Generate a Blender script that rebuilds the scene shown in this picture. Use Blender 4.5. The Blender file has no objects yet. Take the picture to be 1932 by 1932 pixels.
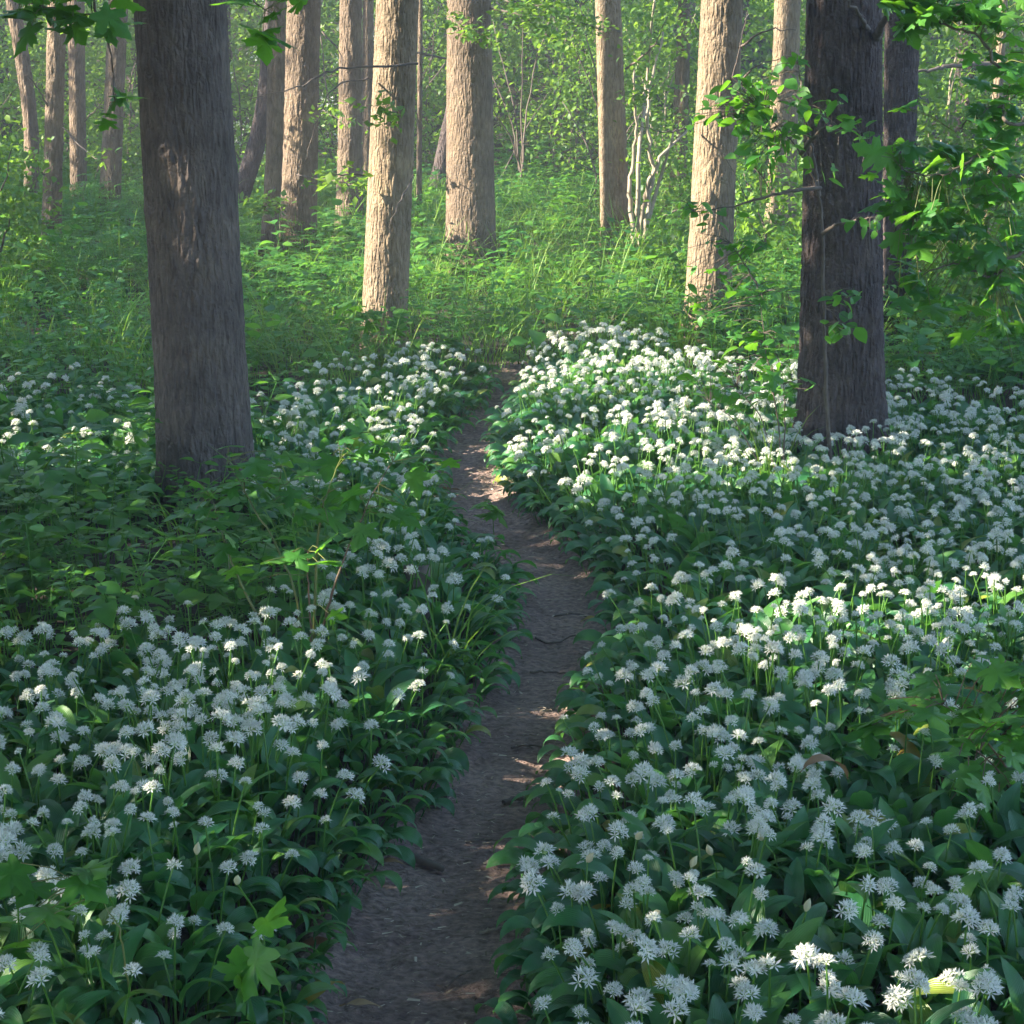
import bpy, math, random
import numpy as np
from mathutils import Vector

SC = bpy.context.scene
COL = SC.collection
rng = np.random.default_rng(11)
random.seed(11)
R = math.radians

# ------------------------------------------------------------------ camera
CAM_Z, PITCH, FOC = 1.95, R(13.3), 3874.0          # focal length in units of a 1932 px wide frame
cam = bpy.data.objects.new('camera', bpy.data.cameras.new('camera'))
COL.objects.link(cam)
cam.location = (0, 0, CAM_Z)
cam.rotation_euler = (R(90) - PITCH, 0, 0)
cam.data.sensor_width = 36.0
cam.data.lens = 36.0 * FOC / 1932.0
cam.data.clip_start = 0.1
cam.data.clip_end = 500
SC.camera = cam

# ------------------------------------------------------------------ sky, sun, exposure
SUN_EL, SUN_AZ = R(31), R(-99)                     # azimuth from +Y, clockwise
S = np.array([math.sin(SUN_AZ) * math.cos(SUN_EL), math.cos(SUN_AZ) * math.cos(SUN_EL), math.sin(SUN_EL)])
world = bpy.data.worlds.new('World')
SC.world = world
world.use_nodes = True
wn = world.node_tree
bg = wn.nodes['Background']
sky = wn.nodes.new('ShaderNodeTexSky')
sky.sky_type = 'NISHITA'
sky.sun_disc = False
sky.sun_elevation = SUN_EL
sky.sun_rotation = SUN_AZ
sky.ozone_density = 3.0
sky.dust_density = 0.4
wn.links.new(sky.outputs[0], bg.inputs[0])
bg.inputs[1].default_value = 0.13
sun = bpy.data.objects.new('sun', bpy.data.lights.new('sun', 'SUN'))
COL.objects.link(sun)
sun.data.energy = 5.0
sun.data.angle = R(0.5)
sun.data.color = (1.0, 0.89, 0.73)
sun.rotation_euler = Vector(tuple(-S)).to_track_quat('-Z', 'Y').to_euler()
SC.view_settings.view_transform = 'Standard'
SC.view_settings.look = 'None'
SC.view_settings.gamma = 1.0
SC.view_settings.exposure = 2.55
SC.render.engine = 'CYCLES'
SC.cycles.max_bounces = 6
SC.cycles.diffuse_bounces = 3
SC.cycles.glossy_bounces = 2
SC.cycles.transmission_bounces = 5
SC.cycles.volume_bounces = 0
SC.cycles.caustics_reflective = False
SC.cycles.caustics_refractive = False

# ------------------------------------------------------------------ projection helpers (frame units 0..1932)
CP, SP = math.cos(PITCH), math.sin(PITCH)
def ray(u, v):
    a, b = (u - 966.0) / FOC, (966.0 - v) / FOC
    return np.array([a, CP + b * SP, -SP + b * CP])
def at(u, v, y):
    """world point seen at (u, v) standing at distance y"""
    d = ray(u, v)
    t = y / d[1]
    return np.array([d[0] * t, y, CAM_Z + d[2] * t])
def on_ground(u, v, z=0.0):
    d = ray(u, v)
    t = (z - CAM_Z) / d[2]
    return np.array([d[0] * t, d[1] * t, z])
def project(x, y, z):
    dz = z - CAM_Z
    dep = y * CP - dz * SP
    return 966 + FOC * x / dep, 966 - FOC * (y * SP + dz * CP) / dep
def wx(u, y):
    """x of a ground point at distance y that projects to column u"""
    return (u - 966.0) / FOC * (y * CP + CAM_Z * SP)

# ------------------------------------------------------------------ noise
_perm = np.random.default_rng(5).integers(0, 1 << 16, 4096).astype(np.int64)
def _h(ix, iy, iz):
    k = _perm[(ix & 4095)]
    k = _perm[(k + iy) & 4095]
    k = _perm[(k + iz) & 4095]
    return k / 65536.0
def noise(x, y, z=0.0):
    x, y, z = np.broadcast_arrays(np.asarray(x, float), np.asarray(y, float), np.asarray(z, float))
    ix, iy, iz = np.floor(x).astype(np.int64), np.floor(y).astype(np.int64), np.floor(z).astype(np.int64)
    fx, fy, fz = x - ix, y - iy, z - iz
    fx, fy, fz = fx * fx * (3 - 2 * fx), fy * fy * (3 - 2 * fy), fz * fz * (3 - 2 * fz)
    o = 0
    for a in (0, 1):
        for b in (0, 1):
            for c in (0, 1):
                o = o + _h(ix + a, iy + b, iz + c) * (fx if a else 1 - fx) * (fy if b else 1 - fy) * (fz if c else 1 - fz)
    return o
def fbm(x, y, z=0.0, n=3):
    o, a, t = 0, 1.0, 0
    for i in range(n):
        o = o + a * noise(np.asarray(x) * 2 ** i + 17 * i, np.asarray(y) * 2 ** i + 31 * i, np.asarray(z) * 2 ** i)
        t += a
        a *= 0.5
    return o / t

# ------------------------------------------------------------------ mesh helpers
class MB:
    def __init__(self):
        self.V, self.F, self.n, self.uv = [], [], 0, []
    def add(self, V, F, uv=None):
        V = np.asarray(V, float).reshape(-1, 3)
        if not isinstance(F, list): F = [F]
        for f in F:
            if len(f): self.F.append(np.asarray(f, np.int64) + self.n)
        self.V.append(V)
        self.uv.append(np.zeros((len(V), 2)) if uv is None else np.asarray(uv, float).reshape(-1, 2))
        self.n += len(V)
        return self
    def mesh(self, name, mat, smooth=True):
        me = bpy.data.meshes.new(name)
        V = np.concatenate(self.V) if self.V else np.zeros((0, 3))
        loops = np.concatenate([f.ravel() for f in self.F])
        tot = np.concatenate([np.full(len(f), f.shape[1]) for f in self.F])
        me.vertices.add(len(V)); me.vertices.foreach_set('co', V.ravel().astype(np.float32))
        me.loops.add(len(loops)); me.loops.foreach_set('vertex_index', loops.astype(np.int32))
        me.polygons.add(len(tot))
        me.polygons.foreach_set('loop_start', (np.cumsum(tot) - tot).astype(np.int32))
        me.polygons.foreach_set('loop_total', tot.astype(np.int32))
        me.polygons.foreach_set('use_smooth', np.full(len(tot), smooth))
        uv = np.concatenate(self.uv)
        if uv.any():
            at_ = me.attributes.new('blade', 'FLOAT_VECTOR', 'POINT')
            at_.data.foreach_set('vector', np.c_[uv, np.zeros(len(uv))].ravel().astype(np.float32))
        me.update(calc_edges=True)
        for m in (mat if isinstance(mat, (list, tuple)) else [mat]): me.materials.append(m)
        return me
    def build(self, name, mat, parent=None, smooth=True):
        o = bpy.data.objects.new(name, self.mesh(name, mat, smooth))
        COL.objects.link(o)
        if parent is not None: o.parent = parent
        return o

def mix_build(name, sets, parent=None):
    """one object from several builders, one material each"""
    m = MB(); idx = []
    sets = [q for q in sets if q[0].n]
    for k, (b, mt) in enumerate(sets):
        V = np.concatenate(b.V); F = b.F
        m.add(V, F, np.concatenate(b.uv)); idx += [np.full(len(f), k) for f in F]
    o = m.build(name, [mt for _, mt in sets], parent)
    o.data.polygons.foreach_set('material_index', np.concatenate(idx).astype(np.int32))
    return o

def empty(name, loc, label, cat, group=None, parent=None):
    o = bpy.data.objects.new(name, None)
    COL.objects.link(o)
    o.empty_display_size = 0.1
    o.location = tuple(loc)
    tag(o, label, cat, group)
    return o
def tag(o, label=None, cat=None, group=None, kind=None):
    if label: o['label'] = label
    if cat: o['category'] = cat
    if group: o['group'] = group
    if kind: o['kind'] = kind
    return o

def rotz(a):
    c, s = np.cos(a), np.sin(a); z, o = np.zeros_like(c), np.ones_like(c)
    return np.stack([np.stack([c, -s, z], -1), np.stack([s, c, z], -1), np.stack([z, z, o], -1)], -2)
def rotx(a):
    c, s = np.cos(a), np.sin(a); z, o = np.zeros_like(c), np.ones_like(c)
    return np.stack([np.stack([o, z, z], -1), np.stack([z, c, -s], -1), np.stack([z, s, c], -1)], -2)
def roty(a):
    c, s = np.cos(a), np.sin(a); z, o = np.zeros_like(c), np.ones_like(c)
    return np.stack([np.stack([c, z, s], -1), np.stack([z, o, z], -1), np.stack([-s, z, c], -1)], -2)
def place(mb, T, M, pos, scale):
    """copies of template T=(V,F,uv) with rotation matrices M (N,3,3), positions and scales (merged into one mesh builder)"""
    V, F, uv = T
    N = len(pos)
    if N == 0: return
    P = np.einsum('nij,vj->nvi', M, V) * np.asarray(scale).reshape(-1, 1, 1) + np.asarray(pos)[:, None, :]
    off = (np.arange(N) * len(V))[:, None, None]
    mb.add(P.reshape(-1, 3), [(f[None] + off).reshape(-1, f.shape[1]) for f in F], None if uv is None else np.tile(uv, (N, 1)))
def merge(parts):
    """join templates"""
    m = MB()
    for V, F, uv in parts: m.add(V, F, uv)
    return np.concatenate(m.V), m.F, np.concatenate(m.uv)
def moved(T, M=None, t=(0, 0, 0), s=1.0):
    V, F, uv = T
    V = V * s
    if M is not None: V = V @ M.T
    return V + np.asarray(t), F, uv

def tube(pts, rad, sides=6, cap=True):
    pts = np.asarray(pts, float); rad = np.broadcast_to(np.asarray(rad, float), (len(pts),))
    tan = np.gradient(pts, axis=0); tan /= np.linalg.norm(tan, axis=1)[:, None] + 1e-9
    ref = np.array([0, 0, 1.0]) if abs(tan[:, 2]).mean() < 0.8 else np.array([0, 1.0, 0])
    a = np.cross(tan, ref); a /= np.linalg.norm(a, axis=1)[:, None] + 1e-9
    b = np.cross(tan, a)
    th = np.arange(sides) / sides * 2 * math.pi
    V = pts[:, None] + rad[:, None, None] * (a[:, None] * np.cos(th)[None, :, None] + b[:, None] * np.sin(th)[None, :, None])
    n = len(pts); i = np.arange(n - 1)[:, None] * sides; j = np.arange(sides)[None]
    F = np.stack([i + j, i + (j + 1) % sides, i + sides + (j + 1) % sides, i + sides + j], -1).reshape(-1, 4)
    Fs = [F]
    if cap: Fs.append(((n - 1) * sides + np.arange(sides))[None])
    return V.reshape(-1, 3), Fs, np.zeros((n * sides, 2))
def curve_pts(ctrl, n=12, wob=0.0, r=None):
    """smooth polyline through control points (Catmull-Rom)"""
    c = np.asarray(ctrl, float)
    c = np.vstack([2 * c[0] - c[1], c, 2 * c[-1] - c[-2]])
    out = []
    for i in range(1, len(c) - 2):
        t = np.linspace(0, 1, n, endpoint=(i == len(c) - 3))[:, None]
        p0, p1, p2, p3 = c[i - 1], c[i], c[i + 1], c[i + 2]
        out.append(0.5 * (2 * p1 + (p2 - p0) * t + (2 * p0 - 5 * p1 + 4 * p2 - p3) * t ** 2 + (3 * p1 - p0 - 3 * p2 + p3) * t ** 3))
    out = np.concatenate(out)
    if wob: out[1:] += (r or rng).normal(0, wob, (len(out) - 1, 3))
    return out

# ------------------------------------------------------------------ leaf templates (base at origin, along +Y, upper side +Z)
def blade(length, width, rows=5, cols=2, fold=0.25, droop=0.3, peak=0.4, tip=1.2, wave=0.0, ph=0.0, petiole=0.0, lift=0.0):
    t = np.linspace(0, 1, rows + 1)
    w = np.sin(math.pi * np.clip(t, 0, 1) ** (math.log(0.5) / math.log(peak))) ** (1 / tip) * width / 2
    w[0] = max(w[0], width * 0.04); w[-1] = width * 0.015
    ang = lift - droop * t ** 1.3
    ds = length / rows
    y = petiole + np.concatenate([[0], np.cumsum(np.cos((ang[1:] + ang[:-1]) / 2) * ds)])
    z = np.concatenate([[0], np.cumsum(np.sin((ang[1:] + ang[:-1]) / 2) * ds)])
    s = np.linspace(-1, 1, 2 * (cols // 2 or 1) + 1)
    nc = len(s)
    X = w[:, None] * s[None]
    off = np.abs(s)[None] * w[:, None] * fold + wave * width * np.sin(t * 9 + ph)[:, None] * s[None] * np.abs(s)[None]
    Y = np.repeat(y[:, None], nc, 1) - off * np.sin(ang)[:, None]
    Z = z[:, None] + off * np.cos(ang)[:, None]
    V = np.stack([X, Y, Z], -1).reshape(-1, 3)
    i = np.arange(rows)[:, None] * nc; j = np.arange(nc - 1)[None]
    F = np.stack([i + j, i + j + 1, i + nc + j + 1, i + nc + j], -1).reshape(-1, 4)
    uv = np.stack([np.repeat((s * 0.5 + 0.5)[None], rows + 1, 0), np.repeat(t[:, None], nc, 1)], -1).reshape(-1, 2) + 0.001
    return V, [F], uv
def kite(length, width, fold=0.25):
    V = np.array([[0, 0, 0], [width / 2, length * 0.42, fold * width / 2], [0, length, 0], [-width / 2, length * 0.42, fold * width / 2]])
    return V, [np.array([[0, 1, 2], [0, 2, 3]])], np.zeros((4, 2))
def maple(size, cup=0.12, seed=0):
    """five lobed leaf, petiole at origin"""
    r = np.random.default_rng(seed)
    half = [(0.0, 0.0), (0.10, -0.03), (0.30, -0.10), (0.42, -0.06), (0.36, 0.06), (0.30, 0.14),
            (0.45, 0.20), (0.58, 0.30), (0.70, 0.33), (0.56, 0.42), (0.54, 0.52), (0.36, 0.50), (0.24, 0.46),
            (0.24, 0.62), (0.31, 0.72), (0.20, 0.80), (0.14, 0.92), (0.0, 1.12)]
    half = np.array(half)
    left = half[1:-1][::-1] * [-1, 1]
    out = np.vstack([half, left])
    out = out * (1 + r.normal(0, 0.03, (len(out), 1)))
    c = np.array([0, 0.30])
    mid = c + (out - c) * 0.5
    P = np.vstack([c[None], mid, out])
    rr = np.linalg.norm(P - c, axis=1)
    th = np.arctan2(P[:, 0] - c[0], P[:, 1] - c[1])
    z = -cup * rr ** 2 * 1.6 + 0.05 * np.cos(th * 5) * rr + r.normal(0, 0.012, len(P)) - 0.10 * np.abs(P[:, 0])
    V = np.c_[P, z] * size
    n = len(out); k = np.arange(n); k2 = (k + 1) % n
    tri = np.stack([np.zeros(n, int), 1 + k2, 1 + k], -1)
    quad = np.stack([1 + k, 1 + k2, 1 + n + k2, 1 + n + k], -1)
    return V, [tri, quad], np.zeros((len(V), 2))

# ------------------------------------------------------------------ materials
def mat_new(name):
    m = bpy.data.materials.new(name); m.use_nodes = True
    nt = m.node_tree
    for n in list(nt.nodes): nt.nodes.remove(n)
    out = nt.nodes.new('ShaderNodeOutputMaterial')
    return m, nt, out
def N(nt, typ, **kw):
    n = nt.nodes.new(typ)
    for k, v in kw.items():
        if k.startswith('i_'): n.inputs[k[2:].replace('_', ' ')].default_value = v
        else: setattr(n, k, v)
    return n
def rgb(c): return (c[0], c[1], c[2], 1.0)
def ramp(nt, fac, stops):
    n = nt.nodes.new('ShaderNodeValToRGB')
    e = n.color_ramp.elements
    while len(e) > 1: e.remove(e[-1])
    e[0].position, e[0].color = stops[0][0], rgb(stops[0][1])
    for p, c in stops[1:]:
        k = e.new(p); k.color = rgb(c)
    nt.links.new(fac, n.inputs[0])
    return n.outputs[0]
def leaf_mat(name, stops, trans, rough=0.45, tw=0.35, spec=0.5, stripes=False):
    m, nt, out = mat_new(name)
    L = nt.links.new
    geo = N(nt, 'ShaderNodeNewGeometry')
    oi = N(nt, 'ShaderNodeObjectInfo')
    ad = N(nt, 'ShaderNodeMath', operation='ADD'); L(geo.outputs['Random Per Island'], ad.inputs[0]); L(oi.outputs['Random'], ad.inputs[1])
    fr = N(nt, 'ShaderNodeMath', operation='FRACT'); L(ad.outputs[0], fr.inputs[0])
    col = ramp(nt, fr.outputs[0], stops)
    tc = N(nt, 'ShaderNodeTexCoord')
    nz = N(nt, 'ShaderNodeTexNoise'); nz.inputs['Scale'].default_value = 40; L(tc.outputs['Object'], nz.inputs['Vector'])
    mx = N(nt, 'ShaderNodeMix', data_type='RGBA', blend_type='MULTIPLY'); mx.inputs[0].default_value = 0.5
    nr = ramp(nt, nz.outputs[0], [(0.3, (0.65, 0.65, 0.65)), (0.7, (1.25, 1.25, 1.15))])
    L(col, mx.inputs[6]); L(nr, mx.inputs[7])
    b = N(nt, 'ShaderNodeBsdfPrincipled'); b.inputs['Roughness'].default_value = rough
    b.inputs['Specular IOR Level'].default_value = spec
    L(mx.outputs[2], b.inputs['Base Color'])
    if stripes:
        at_ = N(nt, 'ShaderNodeAttribute', attribute_name='blade')
        sx = N(nt, 'ShaderNodeSeparateXYZ'); L(at_.outputs['Vector'], sx.inputs[0])
        mu = N(nt, 'ShaderNodeMath', operation='MULTIPLY'); L(sx.outputs[0], mu.inputs[0]); mu.inputs[1].default_value = 75
        sn = N(nt, 'ShaderNodeMath', operation='SINE'); L(mu.outputs[0], sn.inputs[0])
        bp = N(nt, 'ShaderNodeBump'); bp.inputs['Strength'].default_value = 0.35; bp.inputs['Distance'].default_value = 0.0015
        L(sn.outputs[0], bp.inputs['Height']); L(bp.outputs[0], b.inputs['Normal'])
    t = N(nt, 'ShaderNodeBsdfTranslucent')
    tm = N(nt, 'ShaderNodeMix', data_type='RGBA', blend_type='MIX'); tm.inputs[0].default_value = 0.25
    tm.inputs[6].default_value = rgb(trans); L(mx.outputs[2], tm.inputs[7]); L(tm.outputs[2], t.inputs[0])
    ms = N(nt, 'ShaderNodeMixShader'); ms.inputs[0].default_value = tw
    L(b.outputs[0], ms.inputs[1]); L(t.outputs[0], ms.inputs[2]); L(ms.outputs[0], out.inputs[0])
    return m
def bark_mat(name, dark, light, scale=1.0, bump=0.6):
    m, nt, out = mat_new(name)
    L = nt.links.new
    tc = N(nt, 'ShaderNodeTexCoord')
    mp = N(nt, 'ShaderNodeMapping'); mp.inputs['Scale'].default_value = (36 * scale, 36 * scale, 9 * scale); L(tc.outputs['Object'], mp.inputs[0])
    n1 = N(nt, 'ShaderNodeTexNoise'); n1.inputs['Scale'].default_value = 1.0; n1.inputs['Detail'].default_value = 6; n1.inputs['Distortion'].default_value = 0.6
    L(mp.outputs[0], n1.inputs['Vector'])
    vo = N(nt, 'ShaderNodeTexVoronoi', feature='DISTANCE_TO_EDGE'); vo.inputs['Scale'].default_value = 1.0
    wv = N(nt, 'ShaderNodeMix', data_type='RGBA'); wv.inputs[0].default_value = 0.25
    L(mp.outputs[0], wv.inputs[6]); L(n1.outputs['Color'], wv.inputs[7]); L(wv.outputs[2], vo.inputs['Vector'])
    n2 = N(nt, 'ShaderNodeTexNoise'); n2.inputs['Scale'].default_value = 5; n2.inputs['Detail'].default_value = 4; L(tc.outputs['Object'], n2.inputs['Vector'])
    n3 = N(nt, 'ShaderNodeTexNoise'); n3.inputs['Scale'].default_value = 75; n3.inputs['Detail'].default_value = 6; L(tc.outputs['Object'], n3.inputs['Vector'])
    c1 = ramp(nt, n1.outputs[0], [(0.3, dark), (0.68, light)])
    c2 = ramp(nt, n2.outputs[0], [(0.3, (0.68, 0.70, 0.68)), (0.5, (1, 1, 1)), (0.72, (1.28, 1.27, 1.15))])
    mx = N(nt, 'ShaderNodeMix', data_type='RGBA', blend_type='MULTIPLY'); mx.inputs[0].default_value = 0.9; L(c1, mx.inputs[6]); L(c2, mx.inputs[7])
    b = N(nt, 'ShaderNodeBsdfPrincipled'); b.inputs['Roughness'].default_value = 0.9; b.inputs['Specular IOR Level'].default_value = 0.2
    L(mx.outputs[2], b.inputs['Base Color'])
    ve = N(nt, 'ShaderNodeMath', operation='MINIMUM'); L(vo.outputs['Distance'], ve.inputs[0]); ve.inputs[1].default_value = 0.25
    h1 = N(nt, 'ShaderNodeMath', operation='MULTIPLY_ADD'); L(ve.outputs[0], h1.inputs[0]); h1.inputs[1].default_value = 2.0; L(n1.outputs[0], h1.inputs[2])
    h2 = N(nt, 'ShaderNodeMath', operation='MULTIPLY_ADD'); L(n3.outputs[0], h2.inputs[0]); h2.inputs[1].default_value = 0.9; L(h1.outputs[0], h2.inputs[2])
    bp = N(nt, 'ShaderNodeBump'); bp.inputs['Strength'].default_value = bump; bp.inputs['Distance'].default_value = 0.02
    L(h2.outputs[0], bp.inputs['Height']); L(bp.outputs[0], b.inputs['Normal']); L(b.outputs[0], out.inputs[0])
    return m
def soil_mat(name, c0, c1, c2):
    m, nt, out = mat_new(name)
    L = nt.links.new
    tc = N(nt, 'ShaderNodeTexCoord')
    n1 = N(nt, 'ShaderNodeTexNoise'); n1.inputs['Scale'].default_value = 3.0; n1.inputs['Detail'].default_value = 8; L(tc.outputs['Object'], n1.inputs['Vector'])
    mp = N(nt, 'ShaderNodeMapping'); mp.inputs['Scale'].default_value = (50, 75, 60); mp.inputs['Rotation'].default_value = (0, 0, 0.12); L(tc.outputs['Object'], mp.inputs[0])
    n2 = N(nt, 'ShaderNodeTexNoise'); n2.inputs['Scale'].default_value = 1.0; n2.inputs['Detail'].default_value = 6; L(mp.outputs[0], n2.inputs['Vector'])
    n3 = N(nt, 'ShaderNodeTexNoise'); n3.inputs['Scale'].default_value = 160; n3.inputs['Detail'].default_value = 4; L(tc.outputs['Object'], n3.inputs['Vector'])
    a = ramp(nt, n1.outputs[0], [(0.3, c0), (0.5, c1), (0.72, c2)])
    bb = ramp(nt, n2.outputs[0], [(0.32, (0.55, 0.53, 0.52)), (0.5, (1, 1, 1)), (0.68, (1.5, 1.45, 1.4))])
    mx = N(nt, 'ShaderNodeMix', data_type='RGBA', blend_type='MULTIPLY'); mx.inputs[0].default_value = 0.9; L(a, mx.inputs[6]); L(bb, mx.inputs[7])
    b = N(nt, 'ShaderNodeBsdfPrincipled'); b.inputs['Roughness'].default_value = 0.85; b.inputs['Specular IOR Level'].default_value = 0.25
    L(mx.outputs[2], b.inputs['Base Color'])
    h = N(nt, 'ShaderNodeMath', operation='MULTIPLY_ADD'); L(n3.outputs[0], h.inputs[0]); h.inputs[1].default_value = 0.5; L(n2.outputs[0], h.inputs[2])
    bp = N(nt, 'ShaderNodeBump'); bp.inputs['Strength'].default_value = 0.9; bp.inputs['Distance'].default_value = 0.014
    L(h.outputs[0], bp.inputs['Height']); L(bp.outputs[0], b.inputs['Normal']); L(b.outputs[0], out.inputs[0])
    return m
def plain_mat(name, c, rough=0.6, c2=None, scale=30, tw=0.0):
    m, nt, out = mat_new(name)
    L = nt.links.new
    tc = N(nt, 'ShaderNodeTexCoord')
    nz = N(nt, 'ShaderNodeTexNoise'); nz.inputs['Scale'].default_value = scale; nz.inputs['Detail'].default_value = 3; L(tc.outputs['Object'], nz.inputs['Vector'])
    col = ramp(nt, nz.outputs[0], [(0.3, c), (0.7, c2 or tuple(k * 1.3 for k in c))])
    b = N(nt, 'ShaderNodeBsdfPrincipled'); b.inputs['Roughness'].default_value = rough; L(col, b.inputs['Base Color'])
    if tw:
        t = N(nt, 'ShaderNodeBsdfTranslucent'); L(col, t.inputs[0])
        ms = N(nt, 'ShaderNodeMixShader'); ms.inputs[0].default_value = tw
        L(b.outputs[0], ms.inputs[1]); L(t.outputs[0], ms.inputs[2]); L(ms.outputs[0], out.inputs[0])
    else:
        L(b.outputs[0], out.inputs[0])
    return m

M = dict(
    garlic_leaf=leaf_mat('garlic_leaf', [(0.0, (0.022, 0.115, 0.046)), (0.45, (0.034, 0.155, 0.052)), (0.8, (0.055, 0.19, 0.038)), (0.95, (0.09, 0.22, 0.035)), (1.0, (0.25, 0.26, 0.04))], (0.16, 0.46, 0.05), 0.36, 0.33, 0.55, True),
    herb_leaf=leaf_mat('herb_leaf', [(0.0, (0.030, 0.125, 0.028)), (0.5, (0.055, 0.185, 0.033)), (1.0, (0.115, 0.26, 0.036))], (0.24, 0.56, 0.05), 0.45, 0.40, 0.4),
    grass_blade=leaf_mat('grass_blade', [(0.0, (0.06, 0.17, 0.025)), (0.6, (0.13, 0.27, 0.035)), (1.0, (0.24, 0.33, 0.06))], (0.30, 0.52, 0.06), 0.5, 0.4, 0.4),
    maple_leaf=leaf_mat('maple_leaf', [(0.0, (0.028, 0.12, 0.024)), (0.5, (0.05, 0.18, 0.028)), (1.0, (0.09, 0.24, 0.03))], (0.26, 0.62, 0.03), 0.42, 0.42, 0.45),
    bush_leaf=leaf_mat('bush_leaf', [(0.0, (0.028, 0.085, 0.018)), (0.5, (0.060, 0.145, 0.024)), (1.0, (0.15, 0.25, 0.035))], (0.34, 0.58, 0.05), 0.5, 0.42, 0.4),
    crown_leaf=leaf_mat('crown_leaf', [(0.0, (0.035, 0.10, 0.022)), (1.0, (0.08, 0.17, 0.03))], (0.22, 0.45, 0.05), 0.5, 0.30, 0.4),
    yellow_leaf=leaf_mat('yellow_leaf', [(0.0, (0.25, 0.16, 0.03)), (0.5, (0.28, 0.23, 0.04)), (0.8, (0.17, 0.09, 0.03)), (1.0, (0.20, 0.25, 0.05))], (0.45, 0.34, 0.05), 0.5, 0.35, 0.35),
    dead_leaf=leaf_mat('dead_leaf', [(0.0, (0.20, 0.10, 0.05)), (0.5, (0.28, 0.17, 0.09)), (1.0, (0.38, 0.27, 0.15))], (0.35, 0.18, 0.06), 0.6, 0.2, 0.3),
    petal=leaf_mat('petal', [(0.0, (0.66, 0.67, 0.62)), (0.5, (0.74, 0.75, 0.72)), (0.93, (0.68, 0.70, 0.64)), (1.0, (0.58, 0.52, 0.38))], (0.8, 0.8, 0.72), 0.55, 0.35, 0.3),
    petal_core=plain_mat('petal_core', (0.35, 0.48, 0.16), 0.6),
    spathe=leaf_mat('spathe', [(0.0, (0.62, 0.55, 0.36)), (1.0, (0.60, 0.62, 0.40))], (0.7, 0.6, 0.35), 0.5, 0.4, 0.3),
    green_stem=leaf_mat('green_stem', [(0.0, (0.07, 0.19, 0.03)), (1.0, (0.11, 0.25, 0.04))], (0.25, 0.5, 0.05), 0.4, 0.3, 0.4),
    red_stem=plain_mat('red_stem', (0.10, 0.045, 0.03), 0.5, (0.16, 0.10, 0.04)),
    ochre_stem=plain_mat('ochre_stem', (0.085, 0.12, 0.025), 0.5, (0.16, 0.16, 0.04)),
    twig=plain_mat('twig', (0.075, 0.055, 0.045), 0.8, (0.14, 0.11, 0.085)),
    pale_twig=plain_mat('pale_twig', (0.22, 0.18, 0.13), 0.8, (0.36, 0.30, 0.22)),
    chip=leaf_mat('chip', [(0.0, (0.07, 0.05, 0.04)), (0.3, (0.2, 0.15, 0.11)), (0.7, (0.34, 0.27, 0.20)), (1.0, (0.55, 0.47, 0.37))], (0.2, 0.2, 0.2), 0.8, 0.0, 0.2),
    blossom=leaf_mat('blossom', [(0.0, (0.75, 0.75, 0.66)), (1.0, (0.85, 0.85, 0.78))], (0.8, 0.8, 0.7), 0.6, 0.3, 0.3),
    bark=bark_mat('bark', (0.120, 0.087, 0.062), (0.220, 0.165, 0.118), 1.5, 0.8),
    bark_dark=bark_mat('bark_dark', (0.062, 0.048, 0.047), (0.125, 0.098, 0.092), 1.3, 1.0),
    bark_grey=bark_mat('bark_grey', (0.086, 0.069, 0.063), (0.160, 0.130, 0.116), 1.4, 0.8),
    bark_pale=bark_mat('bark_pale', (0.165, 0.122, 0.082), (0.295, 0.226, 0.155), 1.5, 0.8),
    soil=soil_mat('soil', (0.035, 0.027, 0.022), (0.055, 0.042, 0.033), (0.075, 0.06, 0.045)),
    dirt=soil_mat('dirt', (0.165, 0.115, 0.100), (0.225, 0.160, 0.138), (0.30, 0.22, 0.185)),
)

# ------------------------------------------------------------------ path line and ground
rows_ = [(2400, 430, 860), (2100, 540, 930), (1932, 590, 945), (1800, 640, 960), (1700, 695, 985), (1600, 775, 1000), (1500, 850, 1030), (1400, 898, 1062),
         (1300, 945, 1100), (1200, 985, 1148), (1130, 985, 1134), (1080, 950, 1090), (1020, 880, 1030), (970, 838, 972), (920, 826, 940),
         (880, 832, 932), (840, 852, 930), (800, 888, 950), (760, 926, 972), (720, 945, 995), (680, 965, 1010), (640, 985, 1030)]
py_, pc_, ph_ = [], [], []
for v, a, b in rows_:
    A, B = on_ground(a, v), on_ground(b, v)
    py_.append(A[1]); pc_.append((A[0] + B[0]) / 2); ph_.append((B[0] - A[0]) / 2)
py_ = np.array([-6.0, 0.0] + py_ + [14, 20, 30]); pc_ = np.array([-1.6, -1.0] + pc_ + [pc_[-1] + 0.2, pc_[-1] + 1.2, pc_[-1] + 3]); ph_ = np.array([0.4, 0.38] + ph_ + [0.16, 0.15, 0.15])
o_ = np.argsort(py_); py_, pc_, ph_ = py_[o_], pc_[o_], ph_[o_]
def smooth_interp(y, k, w=0.18):
    return sum(np.interp(np.asarray(y) + d, py_, k) for d in np.linspace(-w, w, 7)) / 7
def path_c(y): return smooth_interp(y, pc_)
def path_h(y): return smooth_interp(y, ph_) * 1.0 + 0.035
def sstep(x, a, b):
    t = np.clip((np.asarray(x, float) - a) / (b - a), 0, 1)
    return t * t * (3 - 2 * t)
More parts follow.
